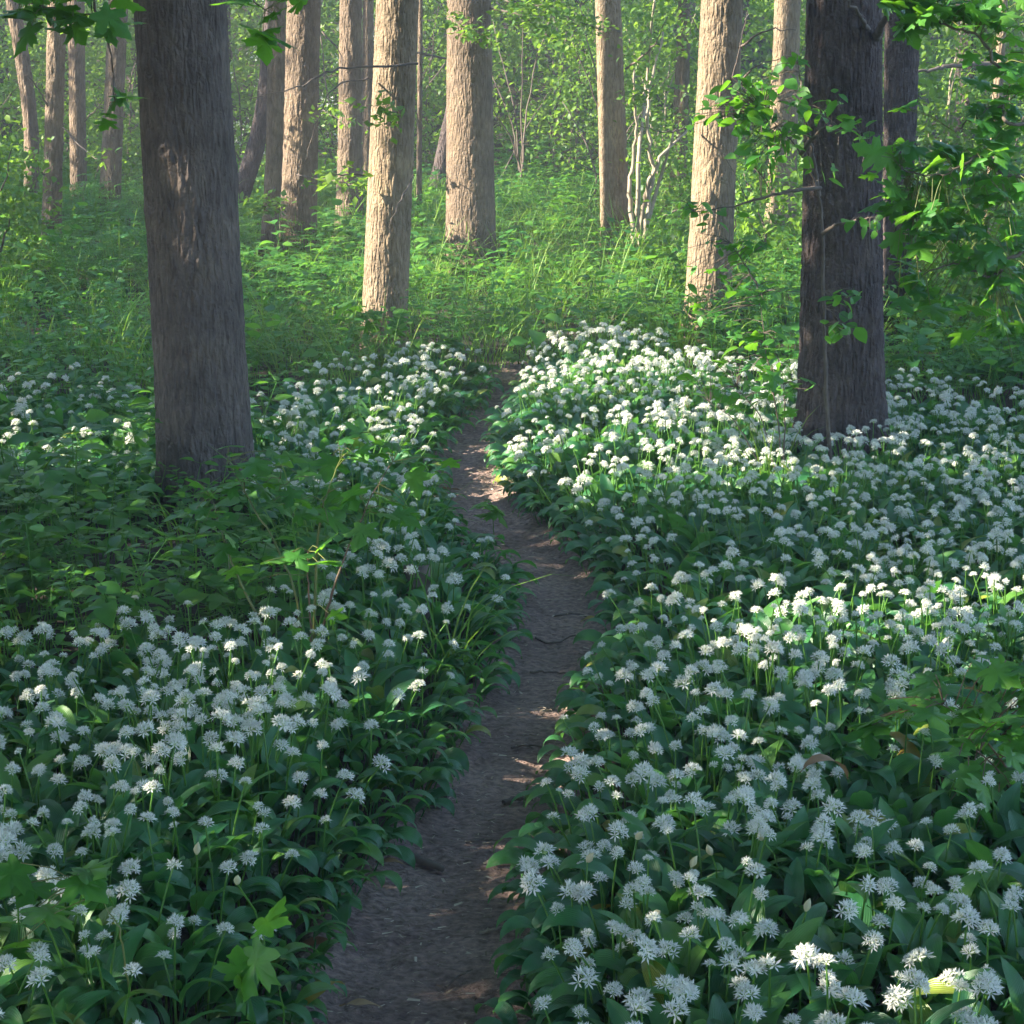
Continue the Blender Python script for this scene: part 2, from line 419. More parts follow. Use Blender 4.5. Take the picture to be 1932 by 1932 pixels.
def ground(x, y):
    x, y = np.asarray(x, float), np.asarray(y, float)
    h = 0.07 * (fbm(x * 0.45 + 40, y * 0.45 + 40, 0, 2) - 0.5)
    d = np.abs(x - path_c(y)) - path_h(y)
    h = h * sstep(d, -0.1, 0.6) + 0.05 * (sstep(d, -0.08, 0.14) - 1) * (1 - sstep(y, 11, 12)) + 0.035 * sstep(d, 0.05, 0.4)
    far = np.maximum(np.maximum(y - 24, 0) * 0.24, np.maximum(np.abs(x) - 20, 0) * 0.10)
    return h + np.minimum(far, 9) + sstep(y, 12.5, 19) * 0.12
def grid(xs, ys, zf):
    X, Y = np.meshgrid(xs, ys)
    V = np.stack([X, Y, zf(X, Y)], -1).reshape(-1, 3)
    nx = len(xs); i = (np.arange(len(ys) - 1) * nx)[:, None]; j = np.arange(nx - 1)[None]
    F = np.stack([i + j, i + j + 1, i + nx + j + 1, i + nx + j], -1).reshape(-1, 4)
    return V, F
xs = np.unique(np.concatenate([np.linspace(-4, 4, 161), np.linspace(-14, 14, 113), np.linspace(-70, 70, 41)]))
ys = np.unique(np.concatenate([np.linspace(1.5, 13, 231), np.linspace(-8, 30, 115), np.linspace(-30, 70, 41)]))
V, F = grid(xs, ys, ground)
tag(MB().add(V, F).build('ground', M['soil']), kind='structure')
yy = np.arange(-2, 11.9, 0.014)
ss = np.linspace(-1, 1, 56)
C_, H_ = path_c(yy), path_h(yy) + 0.10
X = C_[:, None] + ss[None] * H_[:, None]; Y = np.repeat(yy[:, None], len(ss), 1)
Z = ground(X, Y) + 0.024 + 0.034 * (fbm(X * 7, Y * 7, 3, 3) - 0.5) + 0.014 * (fbm(X * 34, Y * 60, 7, 2) - 0.5) - 0.05 * sstep(np.abs(ss), 0.8, 1.0)[None]
nx = len(ss); i = (np.arange(len(yy) - 1) * nx)[:, None]; j = np.arange(nx - 1)[None]
tag(MB().add(np.stack([X, Y, Z], -1), np.stack([i + j, i + j + 1, i + nx + j + 1, i + nx + j], -1).reshape(-1, 4)).build('path', M['dirt']), kind='structure')
def path_z(x, y):
    return ground(x, y) + 0.027 + 0.034 * (fbm(x * 7, y * 7, 3, 3) - 0.5)

# ------------------------------------------------------------------ gaps carved into the crowns so the sun reaches chosen spots
GAPS = []                                                # (point, radius, chance that a leaf clump in that beam is missing)
def gap(p, r, k=1.0): GAPS.append((np.asarray(p, float), r, 1 - (1 - k) * 0.3))
_side = np.cross(S, [0, 0, 1.0]); _side /= np.linalg.norm(_side); _up = np.cross(_side, S)
def cull(C, r, pad=0.0):
    """which leaf positions C stay: those standing in a sunbeam of GAPS are missing"""
    keep = np.ones(len(C), bool)
    cu, cv, cs = C @ _side, C @ _up, C @ S
    for p, rad, k in GAPS:
        q = rad + pad
        du, dv = cu - p @ _side, cv - p @ _up
        hit = np.nonzero((np.abs(du) < q) & (np.abs(dv) < q))[0]
        if len(hit):
            h = hit[(du[hit] ** 2 + dv[hit] ** 2 < q * q) & (cs[hit] - p @ S > 0.3)]
            keep[h[r.random(len(h)) < k]] = False
    return keep

# ------------------------------------------------------------------ trees
def trunk_mesh(mb, axis, segs, dz_near, rough, z_fine=2.7, flare=0.35, seed=0, knots=()):
    """axis: callable z -> (x, y, r) relative to the base"""
    z = np.concatenate([np.arange(-0.25, z_fine, dz_near), np.linspace(z_fine, 13, 26)])
    th = np.arange(segs) / segs * 2 * math.pi
    cx, cy, rr = axis(z)
    rr = rr * (1 + flare * np.exp(-np.maximum(z, -0.1) / 0.22))
    TH, ZZ = np.meshgrid(th, z)
    base = rr[:, None] * np.ones_like(TH)
    lob = 1 + 0.045 * (fbm(np.cos(TH) * 1.3 + seed, np.sin(TH) * 1.3, ZZ * 0.5, 2) - 0.5) + 0.10 * np.exp(-np.maximum(ZZ, 0) / 0.25) * np.cos(TH * 4 + seed)
    k = 60.0
    px, py = np.cos(TH) * base * k, np.sin(TH) * base * k
    wob = 1.2 * fbm(np.cos(TH) * base * 9, np.sin(TH) * base * 9, ZZ * 5 + seed, 2)
    n = noise(px + wob + seed * 3.1, py + wob, ZZ * 10.0)
    n2 = noise(px * 2.1 + 9, py * 2.1 + wob, ZZ * 14)
    crack = 1 - sstep(np.abs(2 * n - 1), 0.02, 0.42)
    nb = noise(px * 0.75 + 40, py * 0.75 + wob, ZZ * 16 + seed)
    crack = np.maximum(crack, 0.7 * (1 - sstep(np.abs(2 * nb - 1), 0.02, 0.30)))
    disp = rough * (0.5 - 2.0 * crack) + rough * 0.7 * (n2 - 0.5)
    fade = 1 - sstep(ZZ, z_fine - 0.2, z_fine + 0.2)
    rad = base * lob + disp * fade
    for (ka, kz, ks, kh) in knots:
        da = np.angle(np.exp(1j * (TH - ka))) * base
        dd = (da ** 2 + ((ZZ - kz) * 0.8) ** 2) / ks ** 2
        rad = rad + kh * np.exp(-dd) - 0.8 * kh * np.exp(-dd * 7)
    V = np.stack([cx[:, None] + rad * np.cos(TH), cy[:, None] + rad * np.sin(TH), ZZ], -1).reshape(-1, 3)
    i = (np.arange(len(z) - 1) * segs)[:, None]; j = np.arange(segs)[None]
    F = np.stack([i + j, i + (j + 1) % segs, i + segs + (j + 1) % segs, i + segs + j], -1).reshape(-1, 4)
    mb.add(V, F)

LEAF_K = [kite(1.0, 0.62, 0.3), kite(1.0, 0.75, -0.2), kite(1.0, 0.55, 0.15)]
def leaf_cloud(mb, C, per, spread, size, r, T=None, flat=0.6, org=None):
    """leaves scattered around clump centres C"""
    if len(C) == 0: return
    T = T or LEAF_K
    n = len(C) * per
    P = np.repeat(C, per, 0) + r.normal(0, spread, (n, 3)) * [1, 1, 0.65]
    if org is not None: P = P[cull(P + org, r, size * 0.5)]
    n = len(P)
    yaw = r.uniform(0, 2 * math.pi, n)
    tx = r.normal(-0.25, flat, n); ty = r.normal(0, flat, n)
    Mx = rotz(yaw) @ rotx(tx) @ roty(ty)
    sc = size * r.uniform(0.6, 1.35, n)
    k = r.integers(0, len(T), n)
    for q in range(len(T)):
        s = k == q
        place(mb, T[q], Mx[s], P[s], sc[s])
def blob(center, radii, n, r, shell=0.35):
    d = r.normal(0, 1, (n, 3)); d /= np.linalg.norm(d, axis=1)[:, None]
    rad = r.uniform(shell, 1, (n, 1)) ** 0.6
    P = d * rad
    nz = fbm(P[:, 0] * 2.2 + center[0], P[:, 1] * 2.2 + center[1], P[:, 2] * 2.2, 2)
    P = P[nz > 0.40]
    return P * np.asarray(radii) + np.asarray(center)

def make_tree(kind, label, xb, yb, axis, bark, segs=64, dz=0.04, rough=0.004, crown=None, knots=(), branches=(), flare=0.3, seed=0, group='tree trunks of the wood', leaf=0.11, per=22, finez=2.7):
    r = np.random.default_rng(100 + seed)
    zb = float(ground(xb, yb))
    root = empty(kind, (xb, yb, zb), label, 'tree', group)
    m = MB(); trunk_mesh(m, axis, segs, dz, rough, finez, flare, seed, knots); m.build('trunk', bark, root)
    for pts, r0, lf in branches:                       # low twigs in world coordinates
        p = curve_pts(np.asarray(pts) - [xb, yb, zb], 8, 0.004, r)
        b = MB(); b.add(*tube(p, np.linspace(r0, r0 * 0.3, len(p)), 6)); bo = b.build('branch', M['twig'], root)
        if lf:
            l = MB(); leaf_cloud(l, p[len(p) // 4:], lf, 0.06, 0.055, r, None, 0.5); l.build('leaves', M['bush_leaf'], bo)
    if crown:
        zc, rad, nc = crown
        cx, cy, _ = axis(np.array([zc]))
        C = blob((cx[0], cy[0], zc), rad, nc, r)
        C = C[(C[:, 2] + zb > 1.95 + 0.05 * (C[:, 1] + yb) + 0.4) | (np.abs(C[:, 0] + xb) > 0.27 * (C[:, 1] + yb) + 0.9)]   # crowns start above head height over the path
        l = MB()
        if len(C):
            for c in C[:: max(1, len(C) // 9)]:        # limbs that carry the crown
                z0 = max(zc - rad[2] * 0.8, c[2] - 2.0, 2.9)
                ax, ay, _ = axis(np.array([z0]))
                p = curve_pts([(ax[0], ay[0], z0), ((ax[0] + c[0]) / 2, (ay[0] + c[1]) / 2, z0 + (c[2] - z0) * 0.65), tuple(c)], 6)
                q = MB(); q.add(*tube(p, np.linspace(0.06, 0.012, len(p)), 6)); q.build('limb', bark, root)
            leaf_cloud(l, C, per, 0.26, leaf, r, org=np.array([xb, yb, zb]))
            l.build('crown', M['crown_leaf'], root)
    return root
def img_axis(y, ub0, ub1, vb, ut0, ut1, vt, yoff=0.0, bend=0.0):
    """trunk through two measured cross-sections of the photograph, standing at distance y"""
    A, B = at((ub0 + ub1) / 2, vb, y), at((ut0 + ut1) / 2, vt, y)
    ra = abs(at(ub1, vb, y)[0] - at(ub0, vb, y)[0]) / 2
    rb = abs(at(ut1, vt, y)[0] - at(ut0, vt, y)[0]) / 2
    sl = (B[0] - A[0]) / (B[2] - A[2]); rs = (rb - ra) / (B[2] - A[2])
    xb = A[0] - sl * A[2]
    def axis(z):
        z = np.asarray(z, float)
        rr = np.clip(ra + rs * (np.clip(z, 0, 3) - A[2]), ra * 0.55, ra * 1.3) * np.clip(1.08 - np.maximum(z - 3, 0) * 0.075, 0.2, 1) / 1.08
        bx = bend * np.sin(np.clip(z, 0, 3) * 1.9)
        return sl * np.minimum(z, 5) + bx, 0 * z, rr
    return xb, axis

GL = 'tree trunks of the wood'
# sunlit places: patches of flowers, the grassy clearing and the left flanks of the lit trunks
for u, v, z, r_, k in [
        (1085, 885, 0.30, 0.20, 1), (1110, 870, 0.30, 0.16, 1), (1170, 850, 0.33, 0.13, .9), (1260, 815, 0.35, 0.10, 1), (1330, 800, 0.35, 0.14, 1), (1190, 885, 0.3, 0.12, 1),
        (1110, 800, 0.33, 0.25, .6), (1010, 790, 0.33, 0.25, .6), (1200, 760, 0.33, 0.3, .6), (1100, 640, 0.35, 0.4, .8), (1180, 650, 0.35, 0.4, .7),
        (1300, 700, 0.35, 0.35, .7), (1000, 690, 0.35, 0.3, .5), (1420, 880, 0.3, 0.14, 1), (1380, 760, 0.35, 0.2, .8),
        (1560, 1135, 0.35, 0.13, 1), (1650, 1120, 0.36, 0.17, 1), (1700, 1100, 0.36, 0.14, 1), (1610, 1180, 0.33, 0.14, 1), (1790, 1130, 0.36, 0.14, .9), (1880, 1110, 0.36, 0.16, 1), (1840, 1140, .35, .1, 1), (1640, 1210, 0.25, 0.12, 1), (1730, 1190, 0.3, 0.12, .8),
        (300, 1240, 0.33, 0.05, 1), (430, 1245, 0.33, 0.05, 1), (700, 1275, 0.33, 0.08, 1), (600, 1270, 0.3, 0.05, 1), (500, 1270, .3, .05, 1),
        (1290, 1560, .3, .05, .9), (1180, 1690, .3, .05, .9), (1600, 1650, .3, .06, .9), (1460, 1590, .3, .04, .9), (1690, 1850, .3, .05, .9),
        (690, 820, 0.35, 0.08, .9), (620, 770, 0.35, 0.3, .5), (800, 740, 0.35, 0.3, .45), (30, 800, 0.35, 0.25, .7), (110, 830, .35, .2, .7), (740, 820, .35, .1, 1), (550, 820, .35, .2, .6)]:
    gap(on_ground(u + (50 if 1000 < u < 1200 and v > 840 else 0), v, z - 0.06), r_ * (1.5 if 1500 < u and 1050 < v < 1250 else 0.75 if 1000 < u < 1200 and v > 840 else 1.2), k)
for u, y, r_, k in [(800, 13.5, 0.7, .75), (900, 14.5, 0.9, .85), (1000, 14, 0.8, .85), (1080, 15, 0.9, .85), (1180, 15.5, 0.8, .8), (1000, 17, 0.9, .8), (1150, 18, 0.9, .8),
                    (1300, 15, 0.7, .5), (880, 17, .7, .7), (700, 15, 0.6, .4), (1420, 14.5, .6, .5), (560, 13, .6, .35), (1250, 20, 1.2, .7), (1050, 21, 1.2, .8), (950, 20, 1.0, .6), (1700, 13, .6, .5), (1800, 14, .7, .5)]:
    gap((wx(u, y), y, 0.4), r_, k)
for u, v, y, r_, k in [(960, 180, 21.5, .6, .6), (1010, 90, 21.5, .6, .7), (1060, 200, 22.5, .7, .6), (1090, 60, 22.5, .7, .7), (1000, 330, 20.5, .7, .7), (1160, 330, 19.5, .6, .8), (1240, 120, 20, .5, .6), (1230, 330, 18.3, .5, .9),
                       (810, 60, 23, .5, .5), (1570, 120, 21, .5, .5), (1770, 150, 16.8, .5, .7), (1780, 60, 16.8, .4, .6), (1430, 330, 15, .4, .6), (880, 60, 22, .5, .6), (1700, 420, 12.6, .4, .5), (1560, 420, 13.6, .5, .6)]:
    gap(at(u, v, y), r_, k)
for u, v, y, r_, k in [(1720, 320, 7.2, .16, .8), (1790, 300, 7.2, .16, .8), (1850, 400, 7.2, .18, .7), (1740, 400, 7.2, .14, .8), (1780, 20, 7.2, .2, .7), (1880, 60, 7.2, .15, .6), (1700, 40, 7.2, .12, .7), (1420, 200, 8.25, .16, .8), (1370, 215, 8.25, .12, .8), (1500, 180, 8.25, .12, .6), (1440, 650, 8.2, .14, .7),
                       (115, 40, 6.4, .08, .8), (200, 30, 6.4, .06, .8), (500, 45, 6.4, .08, .7), (215, 190, 6.7, .05, .8), (650, 850, 6.0, .07, .7), (610, 1042, 5.7, .04, 1), (545, 1045, 5.7, .04, 1), (760, 845, 6.1, .06, .6), (1512, 1585, 4.42, .06, 1)]:
    gap(at(u, v, y), r_, k)

def T(kind, label, y, ub0, ub1, vb, ut0, ut1, vt, bark, seed, **kw):
    bend = kw.pop('bend', 0.0)
    lit = kw.pop('lit', ())
    xb, ax = img_axis(y, ub0, ub1, vb, ut0, ut1, vt, 0, bend)
    for z0, z1, rad, k in lit:
        for z in np.arange(z0, z1 + 0.01, max(rad, 0.12)):
            a = ax(np.array([z]))
            gap((xb + a[0][0] - a[2][0], y, z), rad, k)
    return (kind, label, xb, y, ax, bark, seed, kw)
TREES = []
def near(a, b, z, s, h): return (a, b, z, s, h)
TREES += [
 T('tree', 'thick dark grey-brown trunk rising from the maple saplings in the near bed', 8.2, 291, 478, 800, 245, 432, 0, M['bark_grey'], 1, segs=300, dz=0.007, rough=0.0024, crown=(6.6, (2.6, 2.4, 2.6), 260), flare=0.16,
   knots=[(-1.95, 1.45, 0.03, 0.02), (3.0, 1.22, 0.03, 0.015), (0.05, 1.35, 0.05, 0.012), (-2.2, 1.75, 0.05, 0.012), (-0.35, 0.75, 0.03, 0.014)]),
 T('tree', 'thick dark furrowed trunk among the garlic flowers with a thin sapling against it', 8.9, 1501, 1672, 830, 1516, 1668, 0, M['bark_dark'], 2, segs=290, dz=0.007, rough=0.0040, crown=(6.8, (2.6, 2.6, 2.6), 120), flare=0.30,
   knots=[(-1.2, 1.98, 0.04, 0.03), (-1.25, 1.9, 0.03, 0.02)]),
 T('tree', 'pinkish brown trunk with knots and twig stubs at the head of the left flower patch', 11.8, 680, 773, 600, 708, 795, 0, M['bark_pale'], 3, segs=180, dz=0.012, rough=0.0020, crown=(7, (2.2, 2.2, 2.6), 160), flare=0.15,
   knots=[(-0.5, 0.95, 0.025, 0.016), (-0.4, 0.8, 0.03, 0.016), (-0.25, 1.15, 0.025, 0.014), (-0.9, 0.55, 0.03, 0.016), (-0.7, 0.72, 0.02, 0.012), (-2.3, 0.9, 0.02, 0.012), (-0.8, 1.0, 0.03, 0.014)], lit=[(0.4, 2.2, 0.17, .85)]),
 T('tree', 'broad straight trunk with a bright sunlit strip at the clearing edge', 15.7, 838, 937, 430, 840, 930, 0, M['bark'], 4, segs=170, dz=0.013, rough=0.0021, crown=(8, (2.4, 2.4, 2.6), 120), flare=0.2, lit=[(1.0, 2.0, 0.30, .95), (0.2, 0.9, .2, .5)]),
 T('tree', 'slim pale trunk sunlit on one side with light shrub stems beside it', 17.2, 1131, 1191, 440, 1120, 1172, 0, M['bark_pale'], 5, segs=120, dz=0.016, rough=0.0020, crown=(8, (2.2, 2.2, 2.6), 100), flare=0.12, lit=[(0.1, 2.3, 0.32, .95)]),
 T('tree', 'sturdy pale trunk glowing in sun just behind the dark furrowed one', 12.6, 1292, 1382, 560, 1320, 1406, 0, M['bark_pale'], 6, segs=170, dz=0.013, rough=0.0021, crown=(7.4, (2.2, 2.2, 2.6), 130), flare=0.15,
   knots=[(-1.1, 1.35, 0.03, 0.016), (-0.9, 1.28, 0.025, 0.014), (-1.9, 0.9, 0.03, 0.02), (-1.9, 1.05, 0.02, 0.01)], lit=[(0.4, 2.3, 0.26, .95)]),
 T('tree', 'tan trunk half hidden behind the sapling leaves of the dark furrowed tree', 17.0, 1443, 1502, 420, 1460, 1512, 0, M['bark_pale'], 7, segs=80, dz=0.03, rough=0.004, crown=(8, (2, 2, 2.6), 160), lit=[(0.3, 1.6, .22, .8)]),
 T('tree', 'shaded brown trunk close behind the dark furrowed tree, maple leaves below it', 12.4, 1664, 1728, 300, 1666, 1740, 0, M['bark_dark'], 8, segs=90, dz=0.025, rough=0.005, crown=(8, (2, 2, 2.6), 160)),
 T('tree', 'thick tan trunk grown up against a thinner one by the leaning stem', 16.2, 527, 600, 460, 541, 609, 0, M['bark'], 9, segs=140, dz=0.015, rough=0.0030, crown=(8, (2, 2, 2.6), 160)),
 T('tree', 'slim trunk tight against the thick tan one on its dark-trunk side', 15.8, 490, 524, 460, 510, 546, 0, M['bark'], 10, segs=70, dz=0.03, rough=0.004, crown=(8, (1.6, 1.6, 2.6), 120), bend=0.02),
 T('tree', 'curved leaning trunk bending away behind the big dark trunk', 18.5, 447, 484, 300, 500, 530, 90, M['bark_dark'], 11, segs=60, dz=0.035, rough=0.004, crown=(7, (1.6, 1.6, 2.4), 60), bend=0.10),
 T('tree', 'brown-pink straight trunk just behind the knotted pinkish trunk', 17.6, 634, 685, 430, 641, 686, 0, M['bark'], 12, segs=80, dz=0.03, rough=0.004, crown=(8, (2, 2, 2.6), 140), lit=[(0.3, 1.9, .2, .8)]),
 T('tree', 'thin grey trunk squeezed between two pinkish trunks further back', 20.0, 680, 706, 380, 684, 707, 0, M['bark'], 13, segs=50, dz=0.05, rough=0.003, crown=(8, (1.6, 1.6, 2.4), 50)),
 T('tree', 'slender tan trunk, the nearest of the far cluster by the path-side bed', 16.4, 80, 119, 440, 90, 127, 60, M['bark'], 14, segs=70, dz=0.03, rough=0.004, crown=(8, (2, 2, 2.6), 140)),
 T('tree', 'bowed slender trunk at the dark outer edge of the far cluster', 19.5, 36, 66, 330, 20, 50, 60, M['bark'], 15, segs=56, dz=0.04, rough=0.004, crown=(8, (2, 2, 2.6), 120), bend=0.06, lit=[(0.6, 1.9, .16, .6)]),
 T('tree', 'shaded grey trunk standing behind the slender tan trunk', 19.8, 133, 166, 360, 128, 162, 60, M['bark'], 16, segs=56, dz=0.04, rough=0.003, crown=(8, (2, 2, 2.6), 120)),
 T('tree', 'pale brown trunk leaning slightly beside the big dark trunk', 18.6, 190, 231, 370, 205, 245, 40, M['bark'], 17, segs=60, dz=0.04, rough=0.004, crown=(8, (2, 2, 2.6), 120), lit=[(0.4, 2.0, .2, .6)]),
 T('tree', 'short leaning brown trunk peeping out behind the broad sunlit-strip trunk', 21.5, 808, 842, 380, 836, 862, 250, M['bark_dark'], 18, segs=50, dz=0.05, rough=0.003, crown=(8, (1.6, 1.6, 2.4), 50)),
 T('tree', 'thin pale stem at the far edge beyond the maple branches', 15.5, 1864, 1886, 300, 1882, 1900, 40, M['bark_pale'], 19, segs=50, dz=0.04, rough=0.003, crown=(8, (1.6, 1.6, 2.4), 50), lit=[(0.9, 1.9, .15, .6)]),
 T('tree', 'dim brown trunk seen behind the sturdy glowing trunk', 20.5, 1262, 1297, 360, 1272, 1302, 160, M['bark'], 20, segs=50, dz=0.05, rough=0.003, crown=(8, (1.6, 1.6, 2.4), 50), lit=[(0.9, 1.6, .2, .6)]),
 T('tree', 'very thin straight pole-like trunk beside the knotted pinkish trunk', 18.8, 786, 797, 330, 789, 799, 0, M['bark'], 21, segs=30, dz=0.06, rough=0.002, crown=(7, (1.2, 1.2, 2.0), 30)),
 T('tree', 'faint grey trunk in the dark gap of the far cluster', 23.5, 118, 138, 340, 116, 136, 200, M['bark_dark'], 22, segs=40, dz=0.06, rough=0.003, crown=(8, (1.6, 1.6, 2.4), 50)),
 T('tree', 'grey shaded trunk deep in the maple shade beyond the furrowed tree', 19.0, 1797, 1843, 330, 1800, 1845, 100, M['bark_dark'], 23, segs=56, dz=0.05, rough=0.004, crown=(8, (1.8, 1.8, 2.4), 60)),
]
def A3(*q): return [at(*k) for k in q]
BR = {
 3: [(A3((788, 120, 11.7), (640, 130, 11.4), (560, 165, 11.2), (470, 185, 11.1)), 0.008, 0), (A3((702, 150, 11.7), (640, 160, 11.5), (600, 220, 11.4), (570, 330, 11.4)), 0.006, 0),
     (A3((780, 330, 11.6), (745, 400, 11.3), (730, 440, 11.3)), 0.005, 0), (A3((690, 330, 11.6), (640, 330, 11.5), (600, 350, 11.4)), 0.006, 3), (A3((745, 240, 11.5), (730, 215, 11.4), (722, 200, 11.3)), 0.004, 5)],
 4: [(A3((925, 15, 15.6), (980, 30, 15.3), (1040, 70, 15.1), (1080, 90, 15)), 0.008, 12), (A3((845, 20, 15.6), (860, 40, 15.2), (900, 60, 15.1), (930, 75, 15)), 0.006, 10), (A3((925, -10, 15.6), (970, 5, 15.2), (1020, 10, 15), (1060, 15, 15)), 0.008, 12), (A3((840, 110, 16.6), (780, 100, 16.2), (740, 125, 16.0)), 0.010, 0)],
 6: [(A3((1395, 90, 12.5), (1440, 60, 12.2), (1500, 55, 12.0)), 0.008, 0), (A3((1390, 170, 12.5), (1420, 130, 12.2), (1470, 110, 12.0)), 0.008, 0), (A3((1300, 240, 12.5), (1250, 250, 12.2), (1200, 235, 12.1)), 0.006, 0), (A3((1380, 160, 12.5), (1395, 90, 12.4), (1410, 20, 12.4)), 0.006, 0)],
 2: [(A3((1640, 60, 8.80), (1615, 20, 8.45), (1580, -20, 8.3)), 0.012, 0), (A3((1655, 70, 8.80), (1672, 30, 8.5), (1690, -30, 8.4)), 0.02, 0)],
 9: [(A3((560, 330, 16.0), (620, 340, 15.6), (680, 350, 15.4), (700, 340, 15.3)), 0.006, 9), (A3((540, 400, 16.0), (520, 380, 15.5), (490, 390, 15.3), (460, 380, 15.2)), 0.006, 10), (A3((600, 200, 16), (620, 215, 15.6), (650, 230, 15.5)), 0.006, 6), (A3((608, 60, 16), (640, 100, 15.8), (650, 180, 15.7)), 0.008, 0)],
 5: [(A3((1170, 60, 17.1), (1120, 50, 16.6), (1060, 30, 16.4)), 0.008, 12), (A3((1180, 200, 17.1), (1200, 180, 16.6), (1240, 160, 16.4)), 0.008, 10), (A3((1180, 130, 17.1), (1230, 90, 16.8), (1260, 30, 16.6)), 0.010, 3), (A3((1130, 330, 17.1), (1080, 300, 16.8), (1040, 260, 16.6)), 0.006, 2)],
 14: [(A3((120, 60, 16.3), (160, 40, 15.9), (230, 70, 15.7)), 0.006, 8), (A3((85, 330, 16.3), (60, 300, 15.9), (20, 310, 15.7)), 0.006, 7), (A3((118, 240, 16.3), (180, 300, 16.0), (215, 280, 15.9)), 0.006, 2), (A3((90, 200, 16.3), (60, 150, 16.0), (30, 140, 16.0)), 0.007, 0)],
 16: [(A3((160, 230, 19.6), (200, 180, 19.2), (215, 120, 19.2)), 0.008, 2)],
 19: [(A3((1868, 120, 15.4), (1790, 125, 15.2), (1745, 135, 15.1), (1700, 128, 15.0)), 0.022, 0)],
}
for kind, label, xb, y, ax, bark, seed, kw in TREES:
    make_tree(kind, label, xb, y, ax, bark, seed=seed, branches=BR.get(seed, ()), **kw)

for q, (u, y, w_) in enumerate([(10, 26, .13), (75, 29, .15), (262, 27, .12), (425, 26.5, .16), (575, 29, .14), (735, 27.5, .12), (960, 30, .15), (1095, 27, .11), (1225, 29, .14), (1400, 27, .14), (1625, 26, .15), (1830, 27, .15)]):  # far trunks for depth; their crowns are added to darken the back wood
    xb = wx(u, y)
    make_tree('tree', 'dim slender trunk among the bushes deep in the far wood', xb, y, (lambda a, w_: (lambda z: (a * np.asarray(z, float), 0.0 * np.asarray(z), w_ - 0.008 * np.clip(z, 0, 13))))(rng.normal(0, 0.03), w_), M['bark_dark'], seed=400 + q, segs=36, dz=0.08, rough=0.003,
              crown=(6.8, (2.6, 2.6, 2.6), 260), group='dim trunks deep in the far wood')

# unseen trees added outside the frame so their crowns shade the beds
k_ = 0
for y, dx, zc, rz in [(-1.0, 3.0, 4.6, 3.0), (1.5, 3.2, 4.0, 3.0), (0.2, 6.5, 6.0, 3.6), (3.6, 2.7, 3.8, 2.6), (4.4, 6.0, 6.0, 4.2), (6.0, 2.6, 3.9, 2.8), (7.2, 5.4, 5.6, 4.2), (8.6, 3.0, 4.0, 3.0), (9.95, 5.6, 5.6, 4.4),
                      (12.4, 3.2, 4.4, 3.2), (14.6, 5.8, 5.6, 4.4), (17.3, 3.4, 4.6, 3.4), (19.0, 6.0, 6.0, 4.6), (21.5, 3.4, 4.6, 3.6), (24.5, 5.5, 6.0, 4.6), (2.6, 9.0, 7.4, 4.6), (9.0, 9.0, 7.4, 4.8), (17, 9.4, 7.8, 4.8)]:
    k_ += 1
    xb = -(0.25 * max(y, 0) + dx)
    make_tree('tree', 'unseen leafy tree added outside the view to shade the beds from the sunny side', xb, y, lambda z: (0.0 * np.asarray(z), 0.0 * np.asarray(z), 0.17 - 0.010 * np.clip(z, 0, 13)), M['bark'], seed=200 + k_, segs=28, dz=0.25, rough=0.002,
              crown=(zc, (2.3, 2.2, rz), 500), group='unseen leafy trees added for shade on the sunny side', leaf=0.13, per=24)
for q, (x, y, zc) in enumerate([(3.2, 1.0, 5.2), (0.4, -2.6, 5.4), (-1.2, 0.6, 6.0), (1.3, 3.0, 6.6), (-0.6, 2.2, 5.6), (-2.6, 2.6, 5.2), (2.4, 2.4, 5.4), (0.2, 0.6, 5.0), (5.2, 8.6, 5.6), (6.6, 13.5, 6.0), (-0.8, 4.6, 6.9)]):  # crowns added overhead, out of view, to darken the foreground
    if abs(x) < 0.27 * max(y, 0) + 0.5 and y > 0:      # shade crown over the path hangs on a trunk put behind the camera
        pass
    bx, by = (x, y) if abs(x) > 0.27 * max(y, 0) + 0.5 or y < 0 else (x * 0.4 + (1.4 if x > 0 else -1.4), -1.0 - 0.3 * q)
    ax = (lambda dx, dy: (lambda z: (dx * np.clip(np.asarray(z, float) / 5, 0, 1.3), dy * np.clip(np.asarray(z, float) / 5, 0, 1.3), 0.17 - 0.010 * np.clip(z, 0, 13))))(x - bx, y - by)
    make_tree('tree', 'unseen leafy tree added outside the view for overhead shade near the camera', bx, by, ax, M['bark'], seed=300 + q, segs=28, dz=0.25, rough=0.002,
              crown=(zc, (2.4, 2.3, 1.7), 300), group='unseen leafy trees added for shade near the camera', leaf=0.13, per=22)

